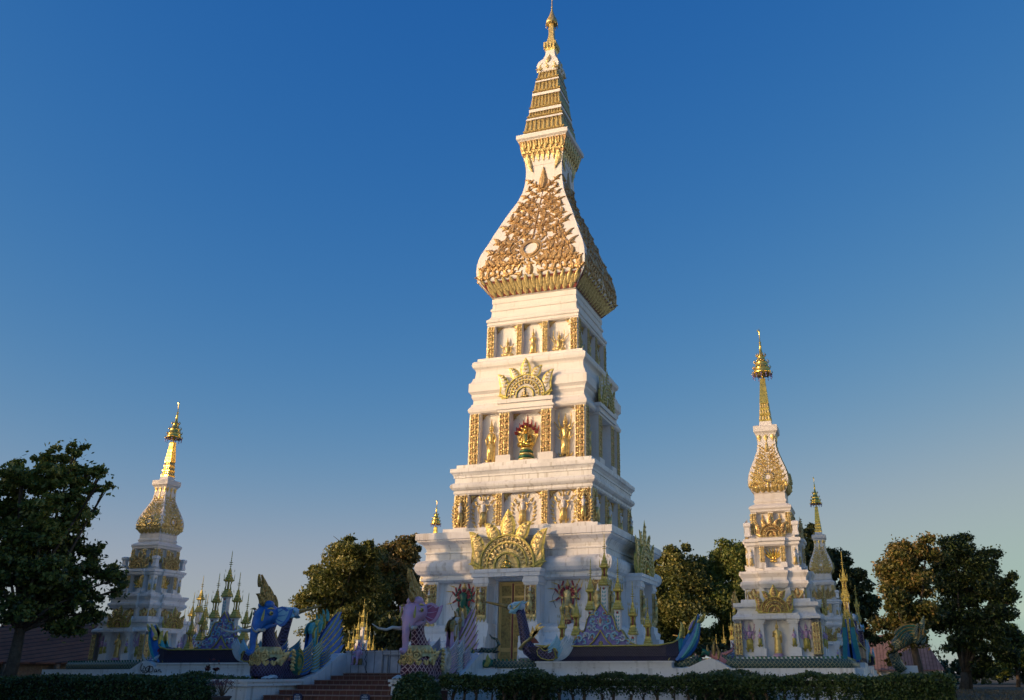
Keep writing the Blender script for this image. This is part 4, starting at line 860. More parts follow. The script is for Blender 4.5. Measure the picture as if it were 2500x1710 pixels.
# ------------------------------------------------------------------ ELEPHANT HEADED BIRDS flanking the stairs
def bird(ax,label,head,skinb,net,fan,sgn):
    y0=-20.9; T=empty('elephant_headed_bird',(ax,y0+1.3,1.42),label,'statue','elephant headed birds beside the stairs')
    S=lambda s,z,x=0:(ax+x,s,z)
    b=MB(); b.sweep([S(-20.45,1.40),S(-20.4,1.6),S(-20.35,1.9),S(-20.3,2.2),S(-20.25,2.45)],[(.50,.56),(.56,.62),(.58,.64),(.50,.56),(.30,.38)],(1,0,0),16)
    b.sweep([S(-20.6,1.85),S(-19.9,1.80),S(-19.2,1.72),S(-18.4,1.72),S(-17.7,1.85),S(-17.1,2.1),S(-16.6,2.4)],[(.4,.45),(.58,.50),(.56,.42),(.42,.32),(.28,.22),(.16,.16),(.06,.08)],(1,0,0),14)
    b.build('body',net,T)
    b=MB(); b.sweep([S(-20.2,2.2),S(-20.35,2.45),S(-20.5,2.75),S(-20.55,3.0),S(-20.5,3.25)],[(.38,.46),(.29,.34),(.225,.25),(.205,.225),(.22,.25)],(1,0,0),14); nk=b.build('neck',net,T)
    b=MB(); b.sweep([S(-20.12,3.5),S(-20.35,3.52),S(-20.65,3.56),S(-20.92,3.5),S(-21.12,3.34),S(-21.26,3.14),S(-21.35,2.94),S(-21.37,2.7),S(-21.34,2.48),S(-21.36,2.32),S(-21.5,2.24),S(-21.64,2.32)],
      [(.12,.14),(.28,.31),(.37,.37),(.35,.33),(.27,.25),(.19,.18),(.135,.13),(.11,.11),(.10,.10),(.095,.09),(.085,.08),(.05,.06)],(1,0,0),16)
    b.sweep([S(-20.45,3.22),S(-20.75,3.16),S(-21.0,3.04),S(-21.12,2.92)],[(.25,.16),(.19,.12),(.12,.07),(.05,.03)],(1,0,0),10)
    for s in (-1,1): b.ball(S(-20.95,3.56,s*.27),(.09,.16,.11),9,6)
    for s in (-1,1): b.ball(S(-20.85,3.86,s*.12),(.17,.22,.16),9,6)
    hd=b.build('head',[head],T)
    for s in (-1,1):
        b=MB()
        M=lambda u,v,h,s=s:(ax+s*(.315+h),u,v)
        b.m=0; b.ball((ax+s*.345,-20.98,3.57),(.035,.115,.075),8,5); b.flame(M,-20.9,3.72,2.9,.36,.08,.4,.05,.03); b.m=1; b.ball((ax+s*.36,-20.98,3.57),(.03,.07,.04),7,5)
        b.m=0; b.flame(lambda u,v,h,s=s:(ax+s*(.24+h),u,v),-21.35,3.3,1.2,.4,.12,.2,.06)
        b.build('eye_gilding',['yellow_paint','black_iron'],hd)
    for s in (-1,1):
        b=MB(); E=lambda u,v,h,s=s:(ax+s*(.24+u*.62),-20.6+u*.22-h,3.5+v*.92)
        out=[(0,.2),(.14,.32),(.34,.36),(.54,.3),(.72,.2),(.92,.28),(.86,.08),(.74,-.14),(.58,-.32),(.36,-.4),(.18,-.32),(.06,-.2),(0,-.1)]
        b.m=0; b.plate(E,out[::-1] if s>0 else out,-.025,.03); b.m=1
        b.plate(E,[(u*.78+.03,v*.78) for u,v in out][::-1] if s>0 else [(u*.78+.03,v*.78) for u,v in out],.03,.036)
        b.m=0
        for i in range(3): b.flame(E,.08,.1-.1*i,.3-.35*i,.62,.04,.2,.02,.034,4)
        b.build('ear',[head,skinb],T)
        b=MB(); b.sweep([S(-21.1,3.02,s*.2),S(-21.35,2.98,s*.27),S(-21.62,3.0,s*.36),S(-21.85,2.92,s*.45),S(-22.15,2.95,s*.56),S(-22.4,3.08,s*.66)],[.07,.06,.05,.042,.032,.012],None,8); b.build('tusk','ivory',T)
    # crest
    b=MB(); M=lambda u,v,h:(ax+h,u,v)
    for sg in (-1,1):
        Mq=lambda u,v,h:(ax+sg*h,u,v)
        for (s,z,a,L,w,bn) in ((-20.72,3.82,1.95,1.2,.55,.16),(-20.98,3.84,2.1,.62,.38,.5),(-20.5,3.82,1.75,.78,.42,.35),(-21.05,4.15,2.35,.45,.26,-.6),(-20.3,3.78,1.5,.5,.28,.5),(-20.85,4.3,2.0,.5,.24,.55),(-21.3,4.45,2.1,.45,.14,-.3)): b.flame(Mq,s,z,a,L,w,bn,.09)
    b.build('crest','gold_dull',T)
    # breast collar
    b=MB(); b.m=0
    vs=[];nn=14
    for i in range(nn+1):
        a=PI*(i/nn)
        for j,(rr,zz) in enumerate(((.42,2.47),(.56,2.30),(.635,2.14),(.66,1.94+.22*abs(math.cos(a))+.04*math.cos(8*a)))): vs.append((ax+rr*.92*math.cos(a)*1.02,-20.33-rr*1.02*math.sin(a),zz))
    fs=[(4*i+j,4*i+j+1,4*i+5+j,4*i+4+j) for i in range(nn) for j in range(3)]; b.add(vs,fs,True)
    for (dx,dz,rr) in ((-.24,2.10,.16),(.24,2.16,.15),(0,2.02,.14)):
        M=lambda u,v,h:(ax+u,-20.33-math.sqrt(max(.02,.66**2-u*u))*1.02-h,v); b.arc(M,dx,dz,rr*.75,rr,0,350,0,.05,12); b.arc(M,dx,dz,rr*.3,rr*.5,0,350,0,.05,9)
    for j,(rr,zz,L) in enumerate(((.585,2.24,.17),(.645,2.02,.20))):
        for i in range(15):
            a=PI*(i+.5*j)/14.5; ca,sa=math.cos(a),math.sin(a); Mr=lambda u,v,h:(ax+(rr+h)*.94*ca-sa*u,-20.33-(rr+h)*1.02*sa-ca*u,v); b.flame(Mr,0,zz,PI/2 if j==0 else -PI/2,L,.13,.5*(-1)**i,.05,.0,4)
    for s in (-1,1):
        M=lambda u,v,h,s=s:(ax+s*(.60+h),u,v)
        b.flame(M,-20.7,1.95,.35,.95,.34,.1,.05,-.05,6,.45)
        for i in range(6): b.flame(M,-19.75+.04*(i%2),2.3-.12*i,PI*.75,.25,.16,.8,.06)
    b.build('breast_collar','gold_relief',T)
    # wings
    for s in (-1,1):
        b=MB(); M=lambda u,v,h,s=s:(ax+s*(.52+h-.05*(u+19.5)),u,v)
        b.m=0; b.disc(M,-19.45,1.98,.36,.02,.14,16,.44)
        b.m=2
        for i in range(7): b.arc(M,-19.62,1.98,.06+.07*i,.085+.07*i,-60,70,.10-.008*i,.15-.008*i,8)
        for L0,col,sx,n,ll in ((0,1,-19.25,8,.95),(1,3,-18.5,8,.9),(0,1,-17.95,6,.85)):
            for i in range(n):
                z=1.58+.105*i*(1 if n==8 else .9); b.m=col; b.flame(M,sx,z+(sx+19.25)*.12,.05+.10*i*.35,ll-.05*i*.4,.16,.35,.04,.05-.02*L0,5,.55); b.m=2; b.flame(M,sx,z+.045+(sx+19.25)*.12,.05+.035*i,ll-.05*i*.4,.035,.35,.07,.05-.02*L0,5,.6)
        b.build('wing',['green_glaze' if head=='blue_paint' else 'ivory',fan,'yellow_paint' if head=='blue_paint' else 'ivory','light_blue' if head=='blue_paint' else 'pale_blue'],T)
    # tail fan + curl
    b=MB(); M=lambda u,v,h:(ax+sgn*.3*0+h,u,v)
    for sg in (-1,1):
        Mq=lambda u,v,h:(ax+sg*(.05+h),u,v)
        for i in range(6):
            b.m=0; b.flame(Mq,-17.6+.03*i,1.68+.19*i,.10+.10*i,2.15-.05*i,.46,.30-.02*i,.05,.0,7,.66)
            b.m=1; b.flame(Mq,-17.6+.03*i,1.80+.19*i,.12+.10*i,2.1-.05*i,.085,.30-.02*i,.06,.02,7,.66)
    b.build('tail_fan',[fan,'yellow_paint' if head=='blue_paint' else 'gold_dull'],T)
    b=MB()
    for sg in (-1,1):
        Mq=lambda u,v,h:(ax+sg*(.07+h),u,v)
        b.m=0; b.flame(Mq,-18.1,2.0,1.35,1.15,.34,.35,.10,0,8,.5)
        b.m=1
        for (s,z,a,L,w,bn) in ((-17.8,2.3,1.3,1.25,.3,.35),(-17.9,2.75,2.0,.75,.35,-1.4),(-18.15,3.0,1.6,.7,.34,-1.5),(-17.75,3.3,1.2,.6,.25,-1.6),(-17.6,3.05,.9,.75,.2,.9),(-17.1,3.5,1.1,.5,.18,.9)): b.flame(Mq,s,z,a,L,w,bn,.10,0,7)
        b.m=2
        for (s,z,a,L,w,bn) in ((-17.8,2.5,1.3,1.0,.1,.35),(-18.0,2.85,1.9,.6,.12,-1.4),(-17.9,3.3,1.4,.5,.12,-1.5),(-17.4,3.2,.9,.6,.08,.9)): b.flame(Mq,s,z,a,L,w,bn,.14,0,7)
    b.build('tail_curl',[head,'turquoise' if head=='blue_paint' else 'gold_dull','yellow_paint' if head=='blue_paint' else 'ivory'],T)
    b=MB()
    for s in (-1,1):
        b=MB()
        for k in (-1,0,1): b.sweep([S(-20.3,1.46,s*.42),S(-20.75,1.5,s*.42+k*.1),S(-21.05,1.44,s*.42+k*.14)],[.07,.06,.02],None,6)
        b.build('foot','pale_blue',T)
    return T
bird(-2.9,'blue elephant headed bird statue with gold crest, left of the stairs','blue_paint','light_blue','plum_scale','blue_paint',-1)
bird(2.95,'pink elephant headed bird statue with curved tusks, right of the stairs','pink_paint','pink_dark','maroon_net','pink_paint',1)
# ------------------------------------------------------------------ SMALL STATUES
def archer():
    x,y,z=-1.52,-16.75,1.9
    T=empty('archer_statue',(x,y,z),'small pink seated statue at the head of the stairs holding a black bow','statue')
    b=MB(); b.m=0
    b.sweep([(x,y,z+.22),(x,y,z+.4),(x,y-.01,z+.5),(x,y,z+.56)],[(.11,.09),(.09,.08),(.13,.08),(.05,.05)],(1,0,0),9); b.ball((x,y-.02,z+.63),(.07,.08,.085),8,6)
    for s in (-1,1):
        b.sweep([(x+s*.05,y,z+.24),(x+s*.09,y-.2,z+.28),(x+s*.09,y-.2,z+.02)],[.065,.055,.04],None,7); b.sweep([(x+s*.09,y-.2,z+.03),(x+s*.1,y-.3,z+.02)],[.04,.03],None,6)
        b.sweep([(x+s*.12,y,z+.5),(x+s*.2,y-.06,z+.38),(x+s*(.1 if s<0 else .26),y-.18,z+.42)],[.04,.035,.03],None,6)
    b.build('body','salmon' if 0 else 'pink_paint',T)
    b=MB(); b.sweep([(x,y,z+.68),(x,y,z+.74),(x,y,z+.84)],[.06,.04,.005],None,7); b.build('headdress','pink_dark',T)
    b=MB(); b.box((x-.16,y-.1,z),(x+.12,y+.15,z+.23)); b.build('seat','gold_dull',T)
    b=MB(); b.sweep([(x+.28,y-.18,z+.62),(x+.42,y-.2,z+.5),(x+.47,y-.2,z+.36),(x+.42,y-.2,z+.2),(x+.5,y-.2,z+.05),(x+.46,y-.2,z-.12),(x+.55,y-.2,z-.28)],.014,None,6); b.sweep([(x+.28,y-.18,z+.62),(x+.3,y-.2,z+.2),(x+.52,y-.2,z-.25)],.006,None,4); b.build('bow','black_iron',T)
archer()
def buddha(x,y,z,H,lab):
    T=empty('standing_buddha',(x,y,z),lab,'statue'); q=H
    b=MB(); b.lathe([(.13*q,z),(.17*q,z+.03*q),(.12*q,z+.05*q),(.16*q,z+.08*q),(.10*q,z+.1*q)],(x,y),12); b.build('lotus_base','pink_paint',T)
    b=MB(); o=z+.1*q
    b.sweep([(x,y,o),(x,y,o+.02*q),(x,y,o+.25*q),(x,y,o+.45*q),(x,y,o+.58*q),(x,y,o+.68*q),(x,y,o+.72*q),(x,y,o+.75*q)],[(.12*q,.07*q),(.13*q,.07*q),(.105*q,.065*q),(.095*q,.06*q),(.11*q,.065*q),(.12*q,.05*q),(.05*q,.04*q),(.035*q,.035*q)],(1,0,0),12)
    b.ball((x,y-.005*q,o+.80*q),(.055*q,.06*q,.068*q),9,7); b.lathe([(.05*q,o+.84*q),(.03*q,o+.88*q),(.022*q,o+.9*q),(.012*q,o+.95*q),(.002,o+1.03*q)],(x,y),8)
    b.sweep([(x+.11*q,y,o+.66*q),(x+.13*q,y,o+.5*q),(x+.12*q,y-.01,o+.32*q)],[.035*q,.03*q,.022*q],None,7)
    b.sweep([(x-.11*q,y,o+.66*q),(x-.13*q,y-.02*q,o+.52*q),(x-.05*q,y-.08*q,o+.6*q)],[.035*q,.03*q,.024*q],None,7)
    b.sweep([(x,y,o+.0),(x,y,o+.04*q)],[.1*q,.09*q],None,8)
    b.build('figure','gold',T)
buddha(14.2,-15.62,2.13,1.08,'gold standing Buddha on a pink lotus in the niche of the front right small stupa')
buddha(-14.2,-15.62,2.13,1.08,'gold standing Buddha in the front niche of the left small stupa')
# ------------------------------------------------------------------ GROUND
b=MB(); n=60; vs=[];
xs=np.concatenate([np.linspace(-900,-130,8)[:-1],np.linspace(-130,130,70),np.linspace(130,900,8)[1:]]); ys=np.concatenate([np.linspace(-300,-90,6)[:-1],np.linspace(-90,130,60),np.linspace(130,1200,8)[1:]])
def gz(x,y):
    d=math.hypot(x-CAM.x,y-CAM.y); t=min(1,max(0,(d-16)/16)); return .62*t*t*(3-2*t)+(.04*math.sin(x*.35)*math.cos(y*.41) if d<150 else 0)
for y in ys:
    for x in xs: vs.append((x,y,gz(x,y)))
nx=len(xs); b.add(vs,[(j*nx+i,j*nx+i+1,(j+1)*nx+i+1,(j+1)*nx+i) for j in range(len(ys)-1) for i in range(nx-1)],True)
tag(b.build('ground','ground_mat'),kind='structure')
b=MB(); vs=[]
for y in np.linspace(-130,-23.6,40):
    for x in np.linspace(-60,60,50): vs.append((x,y,gz(x,y)+.03))
b.add(vs,[(j*50+i,j*50+i+1,(j+1)*50+i+1,(j+1)*50+i) for j in range(39) for i in range(49)],True); tag(b.build('bounce_forecourt','bounce_paving'),kind='structure')  # light forecourt added to bounce warm fill into the shade
b=MB(); b.box((-15.9,-15.9,.3),(15.9,15.9,1.6)); tag(b.build('terrace_floor','white_low'),kind='structure')
# ------------------------------------------------------------------ TERRACE WALL
W=empty('terrace_wall',(0,-16.3,.5),'low white moulded terrace wall under the swan boats and naga bodies','wall')
b=MB()
def wallrun(x0,x1,y0,y1,top):
    # moulded run, front face at y0
    b.box((x0,y0,.3),(x1,y1,1.46)); b.box((x0+.02*0,y0-.05,1.46),(x1,y1+.002,1.54)); b.box((x0,y0+.03,1.54),(x1,y1,min(top,1.76)))
    if top>1.8: b.box((x0,y0+.08,1.76),(x1,y1-.004,1.80)); b.box((x0,y0+.05,1.80),(x1,y1-.004,1.94)); b.box((x0-.04,y0+.0,1.94),(x1+.04,y1-.004,2.0))
for s in (-1,1):
    f=lambda a,c:(a,c) if s>0 else (-c,-a)
    for x0,x1,top in ((3.45,5.85,1.77),(5.85,10.75,2.0),(10.75,16.7,1.77)):
        a,c=f(x0,x1); wallrun(a,c,-17.02,-15.9,top)
# hump of the wall under the dragon heads
for s,x0 in ((1,11.1),(-1,-12.2)):
    pts=[(0,1.7),(.25,1.80),(.5,1.95),(.72,2.06),(.95,2.08),(1.15,2.02),(1.4,1.86),(1.6,1.76),(1.75,1.7)] if s<0 else [(0,1.7),(.3,1.82),(.7,2.0),(.95,2.06),(1.15,2.03),(1.5,1.85),(1.75,1.7)]
    b.plate(lambda u,v,h:(u,-16.82-h,v),[(x0+u,v) for u,v in pts],-.3,.18)
b.build('front_wall','white_low',W)
b=MB()
for s in (-1,1):
    for y0,y1,top in ((-15.88,-3.6,1.77),(3.6,16.6,1.77)):
        x0,x1=(15.92,16.98) if s>0 else (-16.98,-15.92); b.box((x0,y0,.3),(x1,y1,1.46)); b.box((x0-.04,y0+.003,1.46),(x1+.04,y1-.003,1.54)); b.box((x0+.03,y0+.006,1.54),(x1-.03,y1-.006,1.77))
        b.box((x0+.08,(-10.75 if y0<0 else 5.85),1.77),(x1-.08,(-5.85 if y0<0 else 10.75),1.99))
b.box((-16.9,15.92,.3),(16.9,16.95,1.77)); 
b.build('side_wall','white_low',W)
b=MB()
G=[[(-11.42,1.98),(-11.48,1.85),(-11.45,1.72),(-11.32,1.62),(-11.15,1.62),(-11.02,1.72),(-11.0,1.82),(-11.1,1.88),(-11.2,1.82),(-11.22,1.75),(-11.28,1.84),(-11.36,1.88)],[(-11.34,1.82),(-11.36,1.72),(-11.28,1.66),(-11.2,1.74),(-11.14,1.66),(-11.08,1.72),(-11.1,1.8)],[(-11.05,1.9),(-11.03,1.64)],[(-11.05,1.88),(-10.9,1.86),(-10.84,1.76),(-10.88,1.66),(-11.02,1.64)],[(-10.72,1.76),(-10.78,1.72),(-10.76,1.65),(-10.68,1.66),(-10.68,1.75),(-10.64,1.65)],[(-10.58,1.74),(-10.58,1.66),(-10.56,1.73),(-10.5,1.75),(-10.48,1.66),(-10.4,1.65)]]
for g in G: b.sweep([(x,-17.012,z) for x,z in g],.016,None,5)
b.build('graffiti','black_iron',W)
# gate fence at the head of the stairs
F=empty('board_fence',(0,-16.3,1.6),'low white vertical board fence with a grey gate frame above the stairs','fence')
b=MB(); b.box((-2.3,-16.36,1.6),(3.6,-16.28,2.38)); b.box((-2.3,-16.4,2.38),(3.6,-16.24,2.42)); b.build('boards','fence_board',F)
b=MB()
for x in (-.62,-.40,1.35): b.box((x-.02,-16.44,1.6),(x+.02,-16.40,2.28))
b.box((-.64,-16.44,2.24),(3.3,-16.40,2.28)); b.build('gate_frame','grey_metal',F)
b=MB()
b.box((-2.3,-16.33,2.43),(3.6,-16.31,2.44))
for i in range(36): b.box((-2.25+i*.16,-16.332,2.415),(-2.2+i*.16,-16.3,2.46))
b.build('top_rail','black_iron',F)
# ------------------------------------------------------------------ STAIRS
S=empty('entrance_stairs',(0,-17,.5),'wide brown tiled stairs rising to the terrace between two bird statues','stairs')
b=MB(); zt=[1.6,1.535,1.37,1.22,1.07,.92,.76,.60]; yf=[-16.9,-17.45,-18.5,-19.55,-20.6,-21.65,-22.7,-23.7]
zt=[1.60,1.52,1.37,1.22,1.07,.92,.77,.62]; yf=[-16.75,-17.6,-18.65,-19.7,-20.7,-21.55,-22.5,-23.4]
nz=MB()
for i,(z,y) in enumerate(zip(zt,yf)):
    hw=2.1; hr=2.3 if i<4 else 3.75; b.box((-hw,y,.3),(hr,-15.95 if i==0 else yf[i-1]+.0,z-.022)); nz.box((-hw,y-.035,z-.02),(hr,(-15.95 if i==0 else yf[i-1]-.0),z))
b.build('steps','stair_tile',S); nz.build('tread_nosing','stair_nosing',S)
for s in (-1,1):
    a,c=((2.25,3.62) if s>0 else (-3.62,-2.25)); b=MB()
    M=lambda u,v,h:(h,u,v)
    b.plate(M,[(-21.2 if s<0 else -20.8,.3),(-15.92,.3),(-15.92,2.34),(-16.4,2.34),(-16.9,2.25),(-17.5,1.95),(-18.2,1.6),(-19.2,1.38),(-21.2 if s<0 else -20.8,1.34)],a,c)
    b.build('wing_wall','white_low',S)
    q=0 if s<0 else 1.62
    b=MB(); b.box((a-.06,-22.35+q,.3),(c+.06,-20.6,1.20)); b.box((a-.12,-22.42+q,1.20),(c+.12,-19.4,1.27)); b.box((a-.08,-22.38+q,1.27),(c+.08,-19.3,1.33)); b.box((a-.14,-22.44+q,1.33),(c+.14,-19.2,1.41)); b.build('plinth','white_low',S)
for i,x in enumerate((-.72,1.78)):
    T=empty('stair_sign',(x,-21.6,.92-.06),('left','right')[i]+' one of the two small dark blue notice signs standing on the stairs','sign','blue signs on the stairs')
    b=MB(); w,h=.17,.2; out=[(x-w,.74),(x+w,.74),(x+w,.93),(x+w-.05,.98),(x-w+.05,.98),(x-w,.93)]; b.plate(lambda u,v,hh:(u,-21.62-hh,v),out,0,.02); b.build('board','sign_blue',T)
    b=MB(); fm=lambda u,v,hh:(u,-21.62-hh,v)
    b.m=0; b.fbox(fm,x-.06,x+.06,.935,.947,.02,.024)
    for z,ws in ((.885,(.04,.03,.05,.03)),(.855,(.03,.05,.03,.04)),(.80,(.05,.04,.04,.05)),(.775,(.04,.05,.03,.05))):
        px=x-.11
        for q in ws: b.fbox(fm,px,px+q,z,z+.022,.02,.024); px+=q+.018
    b.build('lettering','pale_blue',T)
T=empty('spot_lamp',(4.0,-16.3,2.3),'small black spot lamp on the wall between the stairs and the swan boat neck','lamp')
b=MB(); b.sweep([(4.0,-16.3,1.75),(4.0,-16.3,2.42)],.014,None,6); b.build('post','black_iron',T)
b=MB(); b.box((3.88,-16.36,2.30),(4.02,-16.24,2.38)); b.box((4.03,-16.34,2.32),(4.12,-16.26,2.37)); b.build('lamp_head','black_iron',T)
T=empty('candle_rack',(1.62,-17.6,1.6),'black iron rack standing at the top of the stairs beside the pink bird','rack')
b=MB()
for dx in (-.12,0,.12): b.sweep([(1.62+dx,-17.6,1.6),(1.62+dx,-17.6,2.05-.1*abs(dx)*8)],.014,None,6)
for z in (1.72,1.86): b.box((1.45,-17.615,z),(1.79,-17.585,z+.025))
b.build('frame','black_iron',T)
# stepped side base of the great stupa + small finial seen left
# ------------------------------------------------------------------ FOLIAGE
def leafmesh(name,P,size,mat,parent=None,aspect=.55,up=.25,origin=None):
    """one mesh of separate small leaf faces at points P"""
    P=np.asarray(P); n=len(P); d=rng.normal(size=(n,3)); d/=np.linalg.norm(d,axis=1)[:,None]; e=rng.normal(size=(n,3)); e[:,2]+=up*0; e-=d*(e*d).sum(1)[:,None]; e/=np.linalg.norm(e,axis=1)[:,None]
    s=size*(.6+.8*rng.random((n,1))); a=d*s; c=e*s*aspect
    V=np.empty((n,4,3)); V[:,0]=P-a*.5; V[:,1]=P+c*.5-a*.05; V[:,2]=P+a*.5; V[:,3]=P-c*.5-a*.05
    o=np.array(ORI[parent.name]) if parent else np.zeros(3); V=V.reshape(-1,3)-o
    me=bpy.data.meshes.new(name); me.vertices.add(4*n); me.vertices.foreach_set('co',V.astype(np.float32).ravel()); me.loops.add(4*n); me.loops.foreach_set('vertex_index',np.arange(4*n,dtype=np.int32)); me.polygons.add(n); me.polygons.foreach_set('loop_start',np.arange(0,4*n,4,dtype=np.int32)); me.update(calc_edges=True)
    me.materials.append(MT[mat]); ob=bpy.data.objects.new(name,me); COL.objects.link(ob)
    if parent: ob.parent=parent; ORI[ob.name]=Vector(o)
    return ob
def blob_points(cs,n,shell=.35,lumps=9,gap=.5):
    """points in many sub-clumps filling ellipsoids cs=[(centre,(rx,ry,rz))]"""
    vol=np.array([r[0]*r[1]*r[2] for _,r in cs])**.8; vol/=vol.sum(); out=[]
    for (c,r),v in zip(cs,vol):
        k=max(4,int(lumps*(v*len(cs))**.5)); m=int(n*v); d=rng.normal(size=(k,3)); d/=np.linalg.norm(d,axis=1)[:,None]; rad=(rng.random((k,1))**.45)*.86; cc=np.array(c)+d*rad*np.array(r)
        idx=rng.integers(0,k,m); g=rng.normal(size=(m,3)); g/=np.linalg.norm(g,axis=1)[:,None]; rr=rng.random((m,1))**.5
        sub=np.array(r)*gap*(.45+.9*rng.random((k,1)))[idx]; sub[:,2]*=.7
        out.append(cc[idx]+g*rr*sub)
    Q=np.vstack(out); st=rng.random(len(Q))<.10; Q[st]+=rng.normal(size=(int(st.sum()),3))*.16; return Q
def tree(name,base,cs,n,size,mat,label,trunk_r=.2,bark='bark',group=None,lumps=10,gap=.5,extra=None,cat='tree',twigs=3,lean=None):
    T=empty(name,base,label,cat,group); base=Vector(base); b=MB()
    cen=sum((Vector(c) for c,_ in cs),Vector())/len(cs); low=min(c[2]-r[2] for c,r in cs); fk=Vector((base.x*.85+cen.x*.15,base.y*.85+cen.y*.15,max(base.z+1.0,low+.3)))
    b.sweep([base-Vector((0,0,.3)),base.lerp(fk,.5)+Vector((.1,0,0)),fk],[trunk_r*1.25,trunk_r,trunk_r*.8],None,9)
    for c,r in cs:
        c=Vector(c); mid=fk.lerp(c,.5)+Vector((random.uniform(-.3,.3),random.uniform(-.3,.3),.15)); b.sweep([fk-Vector((0,0,.1)),mid,c],[trunk_r*.45,trunk_r*.26,trunk_r*.1],None,6)
        for i in range(twigs):
            d=Vector((random.gauss(0,1)*r[0],random.gauss(0,1)*r[1],random.gauss(.2,.8)*r[2]))*.36; b.sweep([mid.lerp(c,.4+.6*random.random()),c+d*.5,c+d],[trunk_r*.2,trunk_r*.12,.015],None,5)
    b.build('trunk',bark,T)
    P=blob_points(cs,n,lumps=lumps,gap=gap); leafmesh('crown',P,size,mat,T)
    if extra:
        for m2,frac,f in extra:
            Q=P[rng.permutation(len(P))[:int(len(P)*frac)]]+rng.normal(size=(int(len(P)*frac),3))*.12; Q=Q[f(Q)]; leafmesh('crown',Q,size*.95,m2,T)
    return T
def EL(D,lst,dz=1.0):
    """ellipsoids given as (pixel x, y, half width px, half height px, depth offset)"""
    out=[]
    for x,y,rx,ry,dd in lst:
        p=at(x,y,D+dd); sx=(at(x+rx,y,D+dd)-p).length; sz=(at(x,y-ry,D+dd)-p).length; out.append((tuple(p),(sx,(sx+sz)*.5,sz)))
    return out
def gpos(x,D):
    p=at(x,1650,D); return (p.x,p.y,gz(p.x,p.y))
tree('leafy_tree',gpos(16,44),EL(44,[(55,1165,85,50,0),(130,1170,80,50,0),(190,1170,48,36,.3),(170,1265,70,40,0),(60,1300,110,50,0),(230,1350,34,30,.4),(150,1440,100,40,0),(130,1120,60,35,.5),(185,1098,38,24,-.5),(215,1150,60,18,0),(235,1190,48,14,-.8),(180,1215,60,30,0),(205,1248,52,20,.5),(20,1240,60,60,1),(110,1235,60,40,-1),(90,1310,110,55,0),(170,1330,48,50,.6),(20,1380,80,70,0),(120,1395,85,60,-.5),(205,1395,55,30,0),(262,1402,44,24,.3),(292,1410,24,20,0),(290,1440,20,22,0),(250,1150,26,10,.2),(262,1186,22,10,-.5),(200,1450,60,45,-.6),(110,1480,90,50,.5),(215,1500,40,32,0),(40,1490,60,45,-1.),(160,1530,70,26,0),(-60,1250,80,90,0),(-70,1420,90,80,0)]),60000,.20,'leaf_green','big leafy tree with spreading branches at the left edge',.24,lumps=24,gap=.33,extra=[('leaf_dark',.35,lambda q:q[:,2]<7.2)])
tree('leafy_tree',gpos(800,80),EL(80,[(830,1400,75,70,0),(870,1350,60,45,-2),(790,1440,70,50,-1),(745,1470,32,32,0),(760,1400,36,22,1),(860,1500,90,70,0),(900,1420,60,80,1),(840,1330,50,22,0),(820,1545,90,30,0)]),60000,.26,'leaf_olive','green tree with a sparse left edge, behind the blue elephant headed bird',.25,group='trees behind the terrace',lumps=14,gap=.5)
tree('leafy_tree',gpos(960,84),EL(84,[(975,1360,55,55,0),(940,1400,60,60,-1),(990,1430,50,60,-1),(920,1480,60,60,0),(985,1500,60,50,0),(1010,1330,26,26,0)]),44000,.26,'leaf_brown','brownish green tree touching the left side of the great stupa',.25,group='trees behind the terrace',lumps=14,gap=.5)
tree('shady_tree',gpos(945,70),EL(70,[(905,1560,70,45,0),(970,1550,60,60,0),(1010,1520,40,50,0),(1030,1575,30,40,0),(850,1580,50,28,0)]),9000,.36,'leaf_dark','dark low tree behind the fence, left of the great stupa door',.2,group='trees behind the terrace',gap=.45)
tree('leafy_tree',gpos(1650,78),EL(78,[(1655,1400,62,55,0),(1650,1350,45,35,0),(1620,1560,50,30,0),(1690,1560,50,30,0),(1700,1400,35,50,0),(1620,1450,50,60,0),(1680,1470,70,60,-1),(1650,1530,70,50,0),(1610,1380,35,30,1),(1600,1540,40,50,0)]),52000,.25,'leaf_olive','round golden green tree right of the great stupa',.25,group='trees behind the terrace',lumps=15,gap=.5)
tree('leafy_tree',gpos(1780,80),EL(80,[(1790,1370,50,55,0),(1760,1345,35,30,0),(1740,1560,60,30,0),(1830,1570,40,30,0),(1730,1390,30,40,0),(1820,1480,40,60,0),(1750,1400,48,50,0),(1815,1420,48,60,0),(1770,1470,60,60,-1),(1800,1530,60,50,0),(1730,1450,30,50,1)]),52000,.25,'leaf_green','tall sunlit tree just left of the right small stupa',.25,group='trees behind the terrace',lumps=15,gap=.5)
tree('shady_tree',gpos(2060,68),EL(68,[(1970,1330,40,45,0),(2030,1370,60,60,0),(2080,1420,55,60,0),(2100,1490,45,60,0),(2040,1500,70,80,0),(1960,1420,50,90,0),(2090,1560,60,30,0),(1980,1300,25,20,0),(1700,1585,70,20,-3)]),46000,.27,'leaf_dark','dark domed tree behind the two right small stupas',.25,group='trees behind the terrace',lumps=15,gap=.42)
tree('leafy_tree',gpos(2240,48),EL(48,[(2200,1360,55,35,0),(2180,1400,42,42,0),(2230,1410,60,60,0),(2260,1340,50,32,0),(2190,1460,52,50,-.5),(2240,1500,60,45,0),(2170,1385,38,16,1),(2170,1530,40,36,0),(2220,1560,50,26,0)]),56000,.165,'leaf_olive','golden brown tree in front of the dark right hand tree',.2,group='trees right of the terrace',lumps=14,gap=.36,extra=[('leaf_brown',.3,lambda q:q[:,2]>0)])
